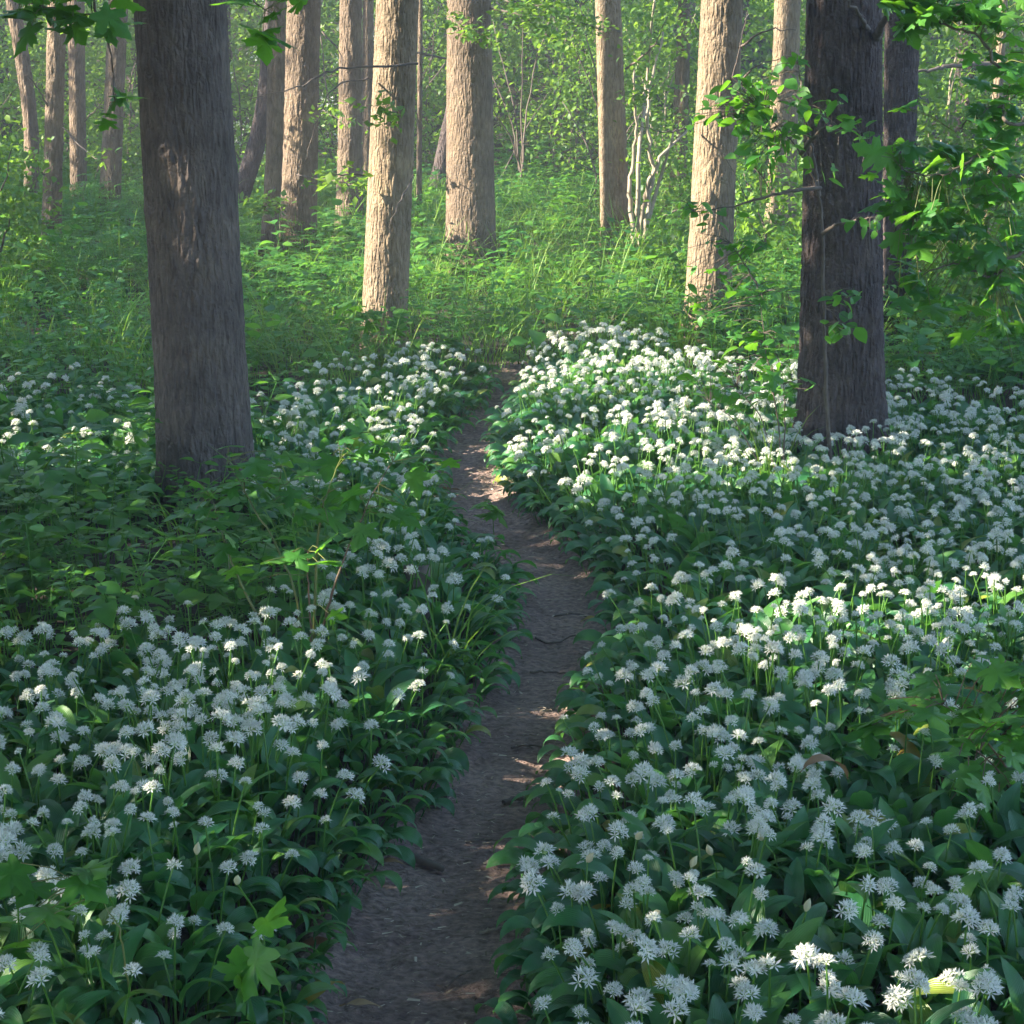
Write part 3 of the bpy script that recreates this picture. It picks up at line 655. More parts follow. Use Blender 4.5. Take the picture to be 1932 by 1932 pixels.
# ------------------------------------------------------------------ shrubs of the background
SHRUB_T = [blade(1.0, 0.55, 3, 2, 0.2, 0.4), blade(1.0, 0.7, 3, 2, 0.15, 0.6), kite(1.0, 0.6, 0.3)]
def shrub(kind, label, u, y, w, h, n, leaf=0.05, mat='bush_leaf', stems=6, stem_mat='twig', blossoms=0, seed=0, z0=0.0, spread=0.11, per=16, culled=True, group='shrubs at the back of the wood'):
    r = np.random.default_rng(900 + seed)
    x = wx(u, y); zb = float(ground(x, y))
    root = empty(kind, (x, y, zb), label, 'shrub', group)
    C = blob((0, 0, z0 + h * 0.52), (w, w * 0.7, h * 0.55), int(n * 1.5), r, 0.15)
    C = C[C[:, 2] > 0.02]
    l = MB(); leaf_cloud(l, C, per, spread, leaf, r, SHRUB_T, 0.55, np.array([x, y, zb]) if culled else None); l.build('foliage', M[mat], root)
    for q in range(stems):
        c = C[r.integers(len(C))]
        b0 = np.array([r.normal(0, w * 0.15), r.normal(0, w * 0.12), -0.05])
        p = curve_pts([b0, b0 * 0.6 + (c - b0) * [0.25, 0.25, 0.5], c], 7, 0.008, r)
        b = MB(); b.add(*tube(p, np.linspace(0.014, 0.004, len(p)), 5)); b.build('stem', M[stem_mat], root)
    if blossoms:
        B = C[r.permutation(len(C))[:blossoms]]
        b = MB(); leaf_cloud(b, B, 26, 0.06, 0.030, r, None, 1.0); b.build('blossoms', M['blossom'], root)
    return root
SH = [
 ('bush', 'dark bush at the far outer corner behind the bowed trunk', -60, 21.5, 1.5, 2.4, 260, {}),
 ('bush', 'shadowy bush filling the gap between the slender far trunks', 105, 23.0, 1.5, 2.7, 260, {}),
 ('bush', 'deep green bush behind the pale leaning trunk', 235, 23.0, 1.3, 2.6, 250, {}),
 ('hawthorn_bush', 'white blossoming hawthorn behind the curved leaning trunk', 470, 22.5, 1.2, 3.2, 260, dict(blossoms=26, leaf=0.045)),
 ('hawthorn_bush', 'blossoming hawthorn in the gap between the tan and the brown-pink trunks', 620, 22.0, 1.0, 3.0, 220, dict(blossoms=22, leaf=0.045)),
 ('bush', 'brownish twiggy bush behind the knotted pinkish trunk', 740, 23.0, 1.2, 2.8, 200, dict(stems=16)),
 ('bush', 'light green bush between the pole-like stem and the sunlit-strip trunk', 815, 24.0, 1.0, 3.0, 220, {}),
 ('bush', 'bright leafy bush filling the clearing back beside the broad trunk', 980, 22.0, 1.3, 3.0, 330, dict(leaf=0.055)),
 ('bush', 'tall leafy bush behind the clearing with dark hollow below', 1070, 24.0, 1.4, 3.4, 330, dict(stems=12)),
 ('bush', 'green bush close behind the slim pale trunk', 1150, 20.5, 0.9, 2.7, 220, dict(stems=10)),
 ('bush', 'tangled bush between the slim pale trunk and the glowing one', 1240, 21.0, 1.0, 2.8, 240, dict(stems=14, stem_mat='pale_twig')),
 ('bush', 'low bright shrub at the foot of the slim pale trunk', 1215, 18.3, 0.6, 0.9, 90, dict(stems=5)),
 ('bush', 'leafy bush in the gap between glowing and tan trunks', 1425, 19.5, 0.9, 2.9, 240, {}),
 ('bush', 'sunny yellow-green bush right behind the furrowed tree', 1560, 22.0, 1.2, 3.0, 230, {}),
 ('ivy_bush', 'ivy-hung bush lit yellow-green beyond the furrowed tree', 1770, 16.8, 0.6, 2.6, 190, dict(leaf=0.06, stems=9, stem_mat='pale_twig')),
 ('bush', 'dark dense bush at the far side under the maple branches', 1900, 18.5, 1.2, 2.7, 260, {}),
 ('bush', 'bush outside the maple shade at the far outer corner', 2060, 17.0, 1.4, 2.6, 240, {}),
 ('bush', 'rounded low bush behind the tan trunk pair', 560, 19.0, 0.7, 1.0, 110, {}),
 ('bush', 'low spreading bush between the grey far trunks', 170, 21.0, 0.9, 1.0, 130, {}),
 ('bush', 'small bright bush at the foot of the glowing trunk', 1345, 13.6, 0.5, 0.75, 80, dict(leaf=0.05)),
 ('bush', 'waist-high bush in front of the tan half-hidden trunk', 1460, 15.2, 0.6, 1.1, 110, dict(leaf=0.055)),
 ('bush', 'waist-high leafy bush under the maple branches behind the furrowed tree', 1740, 12.6, 0.7, 1.0, 150, dict(leaf=0.06)),
 ('bush', 'dark spreading bush at the outer edge behind the flowers', 1925, 11.5, 0.7, 1.2, 150, dict(leaf=0.06)),
 ('bush', 'near-black bush at the outer edge before the far cluster', -15, 14.6, 0.45, 1.5, 120, {}),
]
for q, (kd, lb, u, y, w, h, n, kw) in enumerate(SH):
    shrub(kd, lb, u, y, w, h, n, seed=q, **kw)
# light shrub stems beside the slim pale trunk
r = np.random.default_rng(77)
root = empty('hazel_shrub', at(1205, 460, 17.0) * [1, 1, 0], 'clump of bare pale stems beside the slim sunlit trunk', 'shrub')
b0 = np.array(root.location)
for pts in [((1200, 470), (1205, 300), (1220, 150), (1235, 0)), ((1210, 470), (1230, 330), (1222, 200), (1250, 60)), ((1195, 470), (1190, 350), (1200, 250), (1195, 130)), ((1205, 470), (1240, 360), (1270, 250)), ((1206, 470), (1215, 380), (1245, 300), (1300, 240))]:
    p = curve_pts([at(u, v, 17.0 + r.normal(0, 0.15)) - b0 for u, v in pts], 8, 0.008, r)
    m = MB(); m.add(*tube(p, np.linspace(0.022, 0.009, len(p)), 6)); m.build('stem', M['pale_twig'], root)
C = np.array([at(1225 + r.normal(0, 30), r.uniform(0, 330), 17.0 + r.normal(0, .2)) - b0 for _ in range(34)])
m = MB(); leaf_cloud(m, C, 9, 0.09, 0.055, r, SHRUB_T); m.build('foliage', M['bush_leaf'], root)

# far wood: one dense leafy mass on the slope behind everything
r = np.random.default_rng(78)
m = MB()
n = 9500
x = r.uniform(-20, 20, n); y = r.uniform(24.5, 34, n); z = ground(x, y) + r.uniform(0, 1, n) ** 1.3 * (2.0 + 2.4 * fbm(x * 0.5, y * 0.5, 0, 2))
leaf_cloud(m, np.stack([x, y, z], -1), 16, 0.26, 0.125, r, None, 0.6)
tag(m.build('far_wood', M['bush_leaf']), 'dense mass of distant leafy trees and bushes closing the wood', 'woodland', kind='stuff')

# ------------------------------------------------------------------ herb layer: nettles, ground elder, cow parsley, grass (nobody could count it)
def stem_T(pts, r0, r1, sides=4):
    p = np.asarray(pts); return tube(p, np.linspace(r0, r1, len(p)), sides, False)
def herb_nettle(seed):
    r = np.random.default_rng(seed); parts = []; st = []
    h = r.uniform(0.34, 0.55); lean = r.normal(0, 0.10, 2)
    pts = [(lean[0] * t * t, lean[1] * t * t, h * t) for t in np.linspace(0, 1, 5)]
    st.append(stem_T(pts, 0.0035, 0.002))
    n = r.integers(5, 8)
    for k in range(n):
        t = 0.25 + 0.75 * k / (n - 1)
        base = np.array([lean[0] * t * t, lean[1] * t * t, h * t])
        for q in (0, 1):
            L = r.uniform(0.05, 0.085) * (1.1 - 0.45 * abs(t - 0.6)); yaw = k * 1.57 + q * math.pi + r.normal(0, 0.25)
            parts.append(moved(blade(L, L * 0.52, 4, 2, 0.2, r.uniform(0.3, 0.9), 0.35, 1.2, 0, 0, 0.015, r.uniform(0.0, 0.5)), rotz(np.array(yaw)), base))
    return merge(st + parts)
def herb_elder(seed):
    r = np.random.default_rng(seed); st, parts = [], []
    for s in range(r.integers(2, 4)):
        h = r.uniform(0.22, 0.42); yaw0 = r.uniform(0, 6.28); out = r.uniform(0.04, 0.16)
        d = np.array([math.cos(yaw0), math.sin(yaw0), 0])
        tip = d * out + [0, 0, h]
        st.append(stem_T([(0, 0, 0), d * out * 0.35 + [0, 0, h * 0.6], tip], 0.0025, 0.0015))
        for k in (-1, 0, 1):
            a0 = yaw0 - math.pi / 2 + k * 1.15
            dd = np.array([-math.sin(a0), math.cos(a0), 0.0])
            bpt = tip + dd * 0.035
            st.append(stem_T([tip, bpt], 0.0013, 0.001, 3))
            for j in (-1, 0, 1):
                L = r.uniform(0.05, 0.085) * (1.1 if j == 0 else 0.85)
                parts.append(moved(blade(L, L * 0.56, 4, 2, 0.12, r.uniform(0.15, 0.6), 0.4, 1.1, 0, 0, 0.004, r.uniform(-0.15, 0.2)), rotz(np.array(a0 + j * 0.95)), bpt))
    return merge(st + parts)
def herb_parsley(seed):
    r = np.random.default_rng(seed); st, parts = [], []
    for s in range(r.integers(3, 5)):
        h = r.uniform(0.18, 0.45); yaw = r.uniform(0, 6.28)
        d = np.array([math.cos(yaw), math.sin(yaw), 0]); L = r.uniform(0.14, 0.22)
        base = d * 0.05 + [0, 0, h]
        st.append(stem_T([(0, 0, 0), base, base + d * L + [0, 0, L * 0.15]], 0.0028, 0.001, 3))
        side = np.array([-d[1], d[0], 0])
        for k in range(6):
            t = k / 6
            bp = base + d * L * t + [0, 0, L * 0.15 * t]
            for sg in (-1, 1):
                ax = side * sg * 0.9 + d * 0.5; ln = L * 0.42 * (1 - t) + 0.012
                for j in range(4):
                    q = (j + 0.6) / 4
                    pl = 0.020 * (1.15 - q * 0.4)
                    ya = math.atan2(ax[1], ax[0]) - math.pi / 2 + (0.9 if j % 2 else -0.9)
                    parts.append(moved(kite(pl * 1.5, pl * 0.7, 0.15), rotz(np.array(ya)) @ rotx(np.array(r.normal(-0.1, 0.3))), bp + ax * ln * q))
    return merge(st + parts)
def herb_grass(seed):
    r = np.random.default_rng(seed); parts = []
    for k in range(14):
        L = r.uniform(0.22, 0.6)
        b = blade(L, 0.006, 5, 2, 0.3, r.uniform(0.5, 1.6), 0.3, 2.0, 0, 0, 0, r.uniform(1.1, 1.5))
        parts.append(moved(b, rotz(np.array(r.uniform(0, 6.28))), (r.normal(0, 0.02), r.normal(0, 0.02), 0)))
    return merge(parts)
def herb_broad(seed):
    r = np.random.default_rng(seed); parts = []; st = []
    h = r.uniform(0.36, 0.62); lean = r.normal(0, 0.12, 2)
    pts = [(lean[0] * t * t, lean[1] * t * t, h * t) for t in np.linspace(0, 1, 5)]
    st.append(stem_T(pts, 0.0045, 0.0022))
    n = r.integers(4, 7); a0 = r.uniform(0, 6.28)
    for k in range(n):
        t = 0.35 + 0.65 * k / (n - 1)
        base = np.array([lean[0] * t * t, lean[1] * t * t, h * t])
        for q in range(2 if k < n - 1 else 3):
            L = r.uniform(0.075, 0.135) * (1.15 - 0.5 * abs(t - 0.6)); yaw = a0 + k * 1.4 + q * math.pi * (1 if k < n - 1 else 0.67) + r.normal(0, 0.35)
            pet = r.uniform(0.02, 0.05); lf = r.uniform(-0.05, 0.5)
            Mz = rotz(np.array(yaw)); d = Mz @ np.array([0, math.cos(lf), math.sin(lf)]) * pet
            st.append(stem_T([base, base + d], 0.0015, 0.0012, 3))
            parts.append(moved(blade(L, L * r.uniform(0.55, 0.75), 5, 2, r.uniform(0.05, 0.3), r.uniform(0.2, 1.0), 0.36, 1.1, r.uniform(0, 0.05), r.uniform(0, 6), 0, lf), Mz @ roty(np.array(r.normal(0, 0.25))), base + d))
    return merge(st + parts)
def dist_path(x, y): return np.abs(x - path_c(y)) - path_h(y)
def garlic_density(x, y):
    """wild garlic per square metre"""
    u, v = project(x, y, ground(x, y))
    side = np.sign(x - path_c(y))
    d = dist_path(x, y)
    far = np.interp(u, [850, 950, 1060, 1150, 1300, 1450, 1700, 1932, 2500], [10.4, 11.2, 11.8, 11.6, 10.7, 10.0, 9.9, 9.8, 9.8])
    nz = fbm(x * 1.1 + 8, y * 1.1 + 3, 0, 2)
    nf = fbm(x * 3.1 + 8, y * 3.1 + 3, 5, 2)
    right = np.interp(y, [2, 3.5, 5, 6.5, 8, 11], [205, 205, 205, 195, 195, 185]) * (y < far + 0.6 * (nz - 0.5)) * (side > 0)
    right = right * (1 - 0.8 * np.exp(-(((u - 1830) / 190) ** 2 + ((y - 4.6) / 0.55) ** 2)))
    right = right * (1 - 0.35 * np.exp(-((u - 1250) / 230) ** 2 - ((y - 6.9) / 0.8) ** 2))
    right = right * np.interp(d, [0, 0.05, 0.2], [0, .5, 1])
    l_near = 175 * (y < 5.75 + 0.5 * (nz - 0.5)) * np.interp(d, [0, 0.1, 0.35], [0, .3, 1]) * np.interp(y, [2, 3.3, 4.2], [.5, .6, 1])
    strip = 135 * (d < 0.62 + 0.5 * (nz - 0.5)) * (y < 8.6) * np.interp(d, [0, 0.08, 0.25], [0, .4, 1]) * (y >= 5.2)
    patch = np.where((u > 470) & (y > 7.4) & (y < np.interp(u, [470, 700, 950], [9.6, 10.6, 11.6])), 170, 0) * np.interp(d, [0, 0.25], [0, 1])
    outer = np.where((u < 290) & (y > 7.9) & (y < 10.0), 80, 0)
    left = np.maximum(np.maximum(l_near, strip), np.maximum(patch, outer)) * (side < 0)
    return np.maximum(right, left) * (d > 0.05) * (0.45 + 1.1 * nf) * (0.55 + 0.9 * nz)

CLEAR = [(xb, y) for _, _, xb, y, *_ in TREES]
def free_of_trunks(x, y, rad=0.22):
    k = np.ones(len(x), bool)
    for a, b in CLEAR[:6]: k &= (x - a) ** 2 + (y - b) ** 2 > rad ** 2
    return k
r = np.random.default_rng(31)
herbs = [herb_nettle(s) for s in range(5)], [herb_elder(s) for s in range(20, 25)], [herb_parsley(s) for s in range(40, 44)], [herb_grass(s) for s in range(60, 64)], [herb_broad(s) for s in range(80, 88)]
def scatter(n, x0, x1, y0, y1, r):
    return r.uniform(x0, x1, n), r.uniform(y0, y1, n)
mbh, mbg = MB(), MB()
x, y = scatter(90000, -10, 10, 5.3, 25, r)
k = (np.abs(x) < 0.25 * y * 1.35 + 1.0); x, y = x[k], y[k]
g = garlic_density(x, y); u, v = project(x, y, np.zeros_like(x)); d = dist_path(x, y)
dens = np.interp(y, [5.3, 6, 9, 14, 25], [92, 98, 72, 56, 26]) * (1 - np.clip(g / 22, 0, 1)) * ((d > 0.12) | (y > 11.3))
dens = np.where((x > path_c(y)) & (y < 8.5), dens * 0.04, dens)
dens = np.where((u < 480) & (y > 7.5) & (y < 10.5), np.maximum(dens, 26), dens)
area = 20 * 19.7
keep = (r.random(len(x)) < dens * area / 90000) & free_of_trunks(x, y)
x, y, u = x[keep], y[keep], u[keep]
pn = fbm(x * 0.55 + 3, y * 0.55 + 9, 2, 2)
pick = np.where(y < 8.6, np.where(pn > 0.5, 1, 0), np.where(pn < 0.42, 0, np.where(pn < 0.55, 1, 2)))
pick = np.where(r.random(len(x)) < np.interp(y, [8, 9.5, 14, 18], [0.75, 0.30, 0.12, 0.05]), 4, pick)
flip = r.random(len(x)) < 0.18; pick = np.where(flip, r.integers(0, 3, len(x)), pick)
clear = (u > 720) & (u < 1280) & (y > 12)
pick = np.where(clear, r.choice([1, 2, 4], len(x), p=[0.5, 0.2, 0.3]), pick)
hs = r.uniform(0.7, 1.25, len(x)) * np.interp(y, [5.3, 6.2, 8, 12, 25], [0.62, 0.72, 0.70, 0.68, 0.85]) * (0.75 + 0.6 * fbm(x * 0.8, y * 0.8, 6, 2))
hs = np.where(clear, hs * 0.80, hs)
hs = np.where((u > 260) & (u < 500) & (y > 6.3) & (y < 8.3), hs * 0.6, hs)
for kind_i in (0, 1, 2, 4):
    for q, Tm in enumerate(herbs[kind_i]):
        s = (pick == kind_i) & (np.arange(len(x)) % len(herbs[kind_i]) == q)
        n = s.sum()
        place(mbh, Tm, rotz(r.uniform(0, 6.28, n)) @ rotx(r.normal(0, 0.12, n)), np.stack([x[s], y[s], ground(x[s], y[s])], -1), hs[s])
tag(mbh.build('undergrowth', M['herb_leaf']), 'knee-high green nettles, ground elder and cow parsley covering the woodland floor', 'undergrowth', kind='stuff')
x, y = scatter(40000, -9, 9, 5.2, 22, r)
g = garlic_density(x, y); d = dist_path(x, y); u, v = project(x, y, np.zeros_like(x))
gd = np.where(y > 10.5, 9, 1.6) * (1 - 0.8 * np.clip(g / 40, 0, 1)) * ((d > 0.05) | (y > 11.3)) * (0.3 + 1.6 * fbm(x * 0.9, y * 0.9, 4, 2)) * np.where((u > 560) & (u < 1300) & (y > 11), 1.5, 1) * (np.abs(x) < 0.3 * y + 1)
gd = np.maximum(gd, np.where((u > 1370) & (u < 1470) & (y > 7.6) & (y < 8.6), 16, 0))
keep = r.random(len(x)) < gd * 18 * 16.8 / 40000; x, y = x[keep], y[keep]
for q in range(4):
    s = np.arange(len(x)) % 4 == q; n = s.sum()
    place(mbg, herbs[3][q], rotz(r.uniform(0, 6.28, n)), np.stack([x[s], y[s], ground(x[s], y[s])], -1), r.uniform(0.6, 1.2, n))
tag(mbg.build('grass', M['grass_blade']), 'thin arching grass growing among the undergrowth', 'grass', kind='stuff')

# ------------------------------------------------------------------ wild garlic
def garlic_leaf(seed, droop=None):
    r = np.random.default_rng(seed)
    L = r.uniform(0.105, 0.16); w = L * r.uniform(0.30, 0.37)
    lift = r.uniform(0.95, 1.35)
    dr = droop if droop is not None else r.uniform(0.9, 2.0)
    pet = r.uniform(0.05, 0.11)
    V, F, uv = blade(L, w, 9, 4, r.uniform(0.1, 0.4), dr, 0.42, 1.25, r.uniform(0.0, 0.07), r.uniform(0, 6), 0.0, lift)
    d = np.array([0, math.cos(lift + 0.15) * pet, math.sin(lift + 0.15) * pet])
    tw = r.normal(0, 0.35)                              # twist along the blade
    a = tw * uv[:, 1]
    V = np.stack([V[:, 0] * np.cos(a) + 0, V[:, 1] + V[:, 0] * np.sin(a) * 0.3, V[:, 2] + V[:, 0] * np.sin(a)], -1)
    st = tube([(0, 0, -0.02), d * 0.5, d + [0, 0.004, 0.004]], [0.0028, 0.0025, 0.0022], 4, False)
    st = (st[0], st[1], np.full((len(st[0]), 2), 0.5))
    return merge([st, (V + d, F, uv)])
GL_UP = [garlic_leaf(s) for s in range(10)]
GL_DROOP = [garlic_leaf(50 + s, 2.2 + 0.08 * s) for s in range(8)]
def flower(r, op=1.0):
    """one star of six pointed petals facing +Z"""
    parts = []
    L = 0.0170 * r.uniform(0.8, 1.2)
    for k in range(6):
        a = k * math.pi / 3 + r.normal(0, 0.1)
        el = (0.25 + 0.35 * r.random()) if op > 0.5 else 1.1
        c, s = math.cos(a), math.sin(a)
        rd = np.array([c, s, 0]); tn = np.array([-s, c, 0]); up = np.array([0, 0, 1.0])
        ax = rd * math.cos(el) + up * math.sin(el)
        m = ax * L * 0.5 - up * 0.0004
        V = np.array([ax * 0.0008, m + tn * L * 0.115, ax * L - up * L * 0.06, m - tn * L * 0.115])
        parts.append((V, [np.array([[0, 3, 2, 1]])], np.zeros((4, 2))))
    return merge(parts)
def umbel(seed, n, rad, dome=1.0, op=1.0):
    """petals, pedicels+ovaries; centre of the umbel at origin"""
    r = np.random.default_rng(seed); pet, ped = [], []
    for k in range(n):
        f = (k + 0.5) / n
        th = math.acos(1 - f * (0.38 + 0.48 * dome)) if dome > 0 else math.acos(1 - f * 0.35)
        ph = k * 2.39996 + r.normal(0, 0.25)
        th += r.normal(0, 0.10)
        d = np.array([math.sin(th) * math.cos(ph), math.sin(th) * math.sin(ph), math.cos(th)])
        rr = rad * r.uniform(0.8, 1.1)
        p = d * rr
        nd = d + [0, 0, 0.25]; nd /= np.linalg.norm(nd)
        q = Vector((0, 0, 1)).rotation_difference(Vector(tuple(nd))).to_matrix()
        Mq = np.array(q) @ rotz(np.array(r.uniform(0, 6.28)))
        pet.append(moved(flower(r, op if r.random() < 0.9 else 0), Mq, p))
        ped.append(tube([(0, 0, 0), p * 0.5 + [0, 0, 0.001], p], [0.0006, 0.0005, 0.0007], 3, False))
        c = p + nd * 0.0012
        V = np.array([c + nd * 0.0022, c + [0.0016, 0, 0], c + [0, 0.0016, 0], c - [0.0016, 0, 0], c - [0, 0.0016, 0]])
        ped.append((V, [np.array([[0, 1, 2], [0, 2, 3], [0, 3, 4], [0, 4, 1]])], np.zeros((5, 2))))
    return merge(pet), merge(ped)
def spathe_T():
    p = [(0, 0, -0.002), (0, 0, 0.004), (0, 0, 0.010), (0, 0, 0.018), (0.001, 0, 0.026)]
    return tube(p, [0.0015, 0.006, 0.008, 0.0055, 0.0006], 7)
UMB = [('large full domed', umbel(1, 24, 0.0205, 1.0)), ('rounded dense', umbel(2, 21, 0.019, 0.85)), ('flat-topped', umbel(3, 18, 0.020, 0.35)), ('small starry', umbel(4, 12, 0.0155, 0.55)),
       ('loose open', umbel(5, 16, 0.020, 0.7)), ('full shaggy', umbel(6, 24, 0.021, 1.1)), ('half-open', umbel(7, 8, 0.013, 0.4, 1.0))]
UMB_P = [0.13, 0.18, 0.22, 0.18, 0.12, 0.08, 0.09]
# sample the plants
x, y = scatter(60000, -5, 5, 2.2, 12.2, r)
k = np.abs(x) < 0.25 * y * 1.12 + 0.45; x, y = x[k], y[k]
g = garlic_density(x, y)
keep = (r.random(len(x)) < g * 100 / 60000) & free_of_trunks(x, y, 0.24)
gx, gy = x[keep], y[keep]
NG = len(gx)
gz = ground(gx, gy)
gd_ = dist_path(gx, gy)
side = np.sign(gx - path_c(gy))
gh = r.uniform(0.17, 0.265, NG) * (0.85 + 0.3 * fbm(gx * 1.5, gy * 1.5, 9, 2)) + 0.015
gh *= np.interp(gd_, [0, 0.35], [0.78, 1.0])
glean = r.normal(0, 0.12, (NG, 2))
push = np.exp(-np.maximum(gd_, 0) / 0.14) * 0.35
glean[:, 0] += -side * push
headp = np.stack([gx + glean[:, 0] * gh, gy + glean[:, 1] * gh, gz + gh], -1)
hu, hv = project(headp[:, 0], headp[:, 1], headp[:, 2])
gk = r.choice(len(UMB), NG, p=UMB_P)
gs = r.uniform(0.44, 0.85, NG) * np.interp(gy, [3.5, 5.0], [1.18, 1.0]) * np.interp(fbm(gx * 2.3, gy * 2.3, 1, 2), [0.35, 0.65], [0.88, 1.1])
order = np.argsort(gy)
inview = (hu > -5) & (hu < 1937) & (hv > 0) & (hv < 1937)
near_ids = [i for i in order if inview[i]][:300]
near_set = set(near_ids)
UM_PET = [MB().add(*u[1][0]).mesh('petals', M['petal'], False) for u in UMB]
UM_PED = [MB().add(*u[1][1]).mesh('pedicels', M['petal_core'], True) for u in UMB]
def stem_curve(i):
    lx, ly = glean[i] * gh[i]
    return [(0, 0, -0.02), (lx * 0.2, ly * 0.2, gh[i] * 0.5), (lx * 0.6, ly * 0.6, gh[i] * 0.8), (lx, ly, gh[i])]
def garlic_where(i):
    u, yv, d, s = hu[i], gy[i], gd_[i], side[i]
    row = 'in the front row' if yv < 3.5 else 'just behind the front' if yv < 4.2 else 'halfway back' if yv < 5.0 else 'at the far end'
    if s < 0:
        if d < 0.28: return 'leaning over the left path edge, ' + row
        return ('in outer left bed, ' if u < 230 else 'in middle of left bed, ' if u < 520 else 'in left bed near path, ') + row
    if d < 0.22: return 'leaning over the right path edge, ' + row
    return ('in right bed near path, ' if u < 1330 else 'in middle of right bed, ' if u < 1640 else 'by the yellowed leaves right, ') + row
FOL = {}
def foliage_mesh(kind, q):
    key = (kind, q)
    if key not in FOL:
        rr = np.random.default_rng(700 + q + 50 * kind); m = MB()
        for a in range(2 if q % 3 else 3):
            pool = GL_UP if kind == 0 else GL_DROOP
            Tm = pool[rr.integers(len(pool))]
            yaw = (a * 2.6 + rr.normal(0, 0.5)) if kind == 0 else rr.normal(0, 0.75)
            m.add(*moved(Tm, rotz(np.array(yaw)), (0, 0, 0), rr.uniform(0.85, 1.1)))
        FOL[key] = m.mesh('leaves', M['garlic_leaf'])
    return FOL[key]
def link(name, me, parent):
    o = bpy.data.objects.new(name, me); COL.objects.link(o); o.parent = parent; return o
for c, i in enumerate(near_ids):
    e = empty('wild_garlic', (gx[i], gy[i], gz[i]), f'{UMB[gk[i]][0]} white garlic flower {garlic_where(i)}', 'wild garlic', 'wild garlic plants in the near beds')
    p = curve_pts(stem_curve(i), 4)
    m = MB().add(*tube(p, np.linspace(0.0028, 0.0019, len(p)), 5, False)); m.build('stem', M['green_stem'], e)
    h = link('flower_head', UM_PET[gk[i]], e)
    h.location = (glean[i][0] * gh[i], glean[i][1] * gh[i], gh[i])
    h.rotation_euler = (-glean[i][1] * 1.3 + rng.normal(0, 0.15), glean[i][0] * 1.3 + rng.normal(0, 0.15), rng.uniform(0, 6.28))
    h.scale = (gs[i],) * 3
    pd = link('pedicels', UM_PED[gk[i]], h)
    edge = gd_[i] < 0.25
    f = link('leaves', foliage_mesh(1 if edge else 0, int(rng.integers(0, 10))), e)
    f.rotation_euler = (0, 0, (math.pi / 2 if side[i] < 0 else -math.pi / 2) * -1 + rng.normal(0, 0.5) if edge else rng.uniform(0, 6.28))
    f.scale = (rng.uniform(0.85, 1.15),) * 3
# the many further plants and the leaf carpet
mp, md, ms_ = MB(), MB(), MB()
rest = np.array([i for i in range(NG) if i not in near_set])
for q in range(len(UMB)):
    s = rest[gk[rest] == q]; n = len(s)
    Mx = rotz(r.uniform(0, 6.28, n)); Mt = rotx(-glean[s, 1] * 1.3 + r.normal(0, 0.15, n)) @ roty(glean[s, 0] * 1.3 + r.normal(0, 0.15, n))
    place(mp, UMB[q][1][0], Mt @ Mx, headp[s], gs[s] * 1.05)
    place(md, UMB[q][1][1], Mt @ Mx, headp[s], gs[s] * 1.05)
for i in rest:
    ms_.add(*tube(np.array(stem_curve(i)) + [gx[i], gy[i], gz[i]], [0.0027, 0.0024, 0.002, 0.0018], 4, False))
# leaf carpet
x, y = scatter(150000, -5, 5, 2.0, 12.2, r)
k = np.abs(x) < 0.25 * y * 1.12 + 0.5; x, y = x[k], y[k]
g = garlic_density(x, y); d = dist_path(x, y)
LD = np.clip(g / 18, 0, 1) * 700
LD = np.where((d > 0.01) & (d < 0.45) & (y < 11.2) & ((x > path_c(y)) | (y < 8.4) | (y > 7.8)), np.maximum(LD, 720), LD)
u_, v_ = project(x, y, np.zeros_like(x))
LD = np.where((x > path_c(y)) & (y < 9.6) & (d > 0.01), np.maximum(LD, np.where(((u_ - 1830) / 130) ** 2 + ((y - 4.6) / 0.35) ** 2 < 1, 200, 640)), LD)
LD = np.where((x < path_c(y)) & (y < 5.5) & (d > 0.01), np.maximum(LD, 660), LD)
keep = (r.random(len(x)) < LD * 102 / 150000) & free_of_trunks(x, y, 0.22)
x, y, d = x[keep], y[keep], d[keep]
lc = MB()
edge = d < 0.20
sd = np.sign(x - path_c(y))
yaw = np.where(edge, np.where(sd < 0, -math.pi / 2, math.pi / 2) + r.normal(0, 0.6, len(x)), r.uniform(0, 6.28, len(x)))
kk = r.integers(0, 10, len(x)); kd = r.integers(0, 8, len(x))
droopy = edge | (r.random(len(x)) < 0.22)
sc = r.uniform(0.65, 1.15, len(x)) * np.where(edge, 0.85, 1.0)
pos = np.stack([x, y, ground(x, y)], -1)
for q in range(10):
    s = ~droopy & (kk == q); place(lc, GL_UP[q], rotz(yaw[s]) @ roty(r.normal(0, 0.22, s.sum())), pos[s], sc[s])
for q in range(8):
    s = droopy & (kd == q); place(lc, GL_DROOP[q], rotz(yaw[s]) @ roty(r.normal(0, 0.2, s.sum())), pos[s], sc[s])
tag(lc.build('garlic_leaves', M['garlic_leaf']), 'carpet of broad green wild garlic leaves on both sides of the path', 'garlic leaves', kind='stuff')
tag(mix_build('garlic_flowers', [(mp, M['petal']), (md, M['petal_core']), (ms_, M['green_stem'])]), 'drift of countless white wild garlic flowers in the further beds', 'wild garlic', kind='stuff')

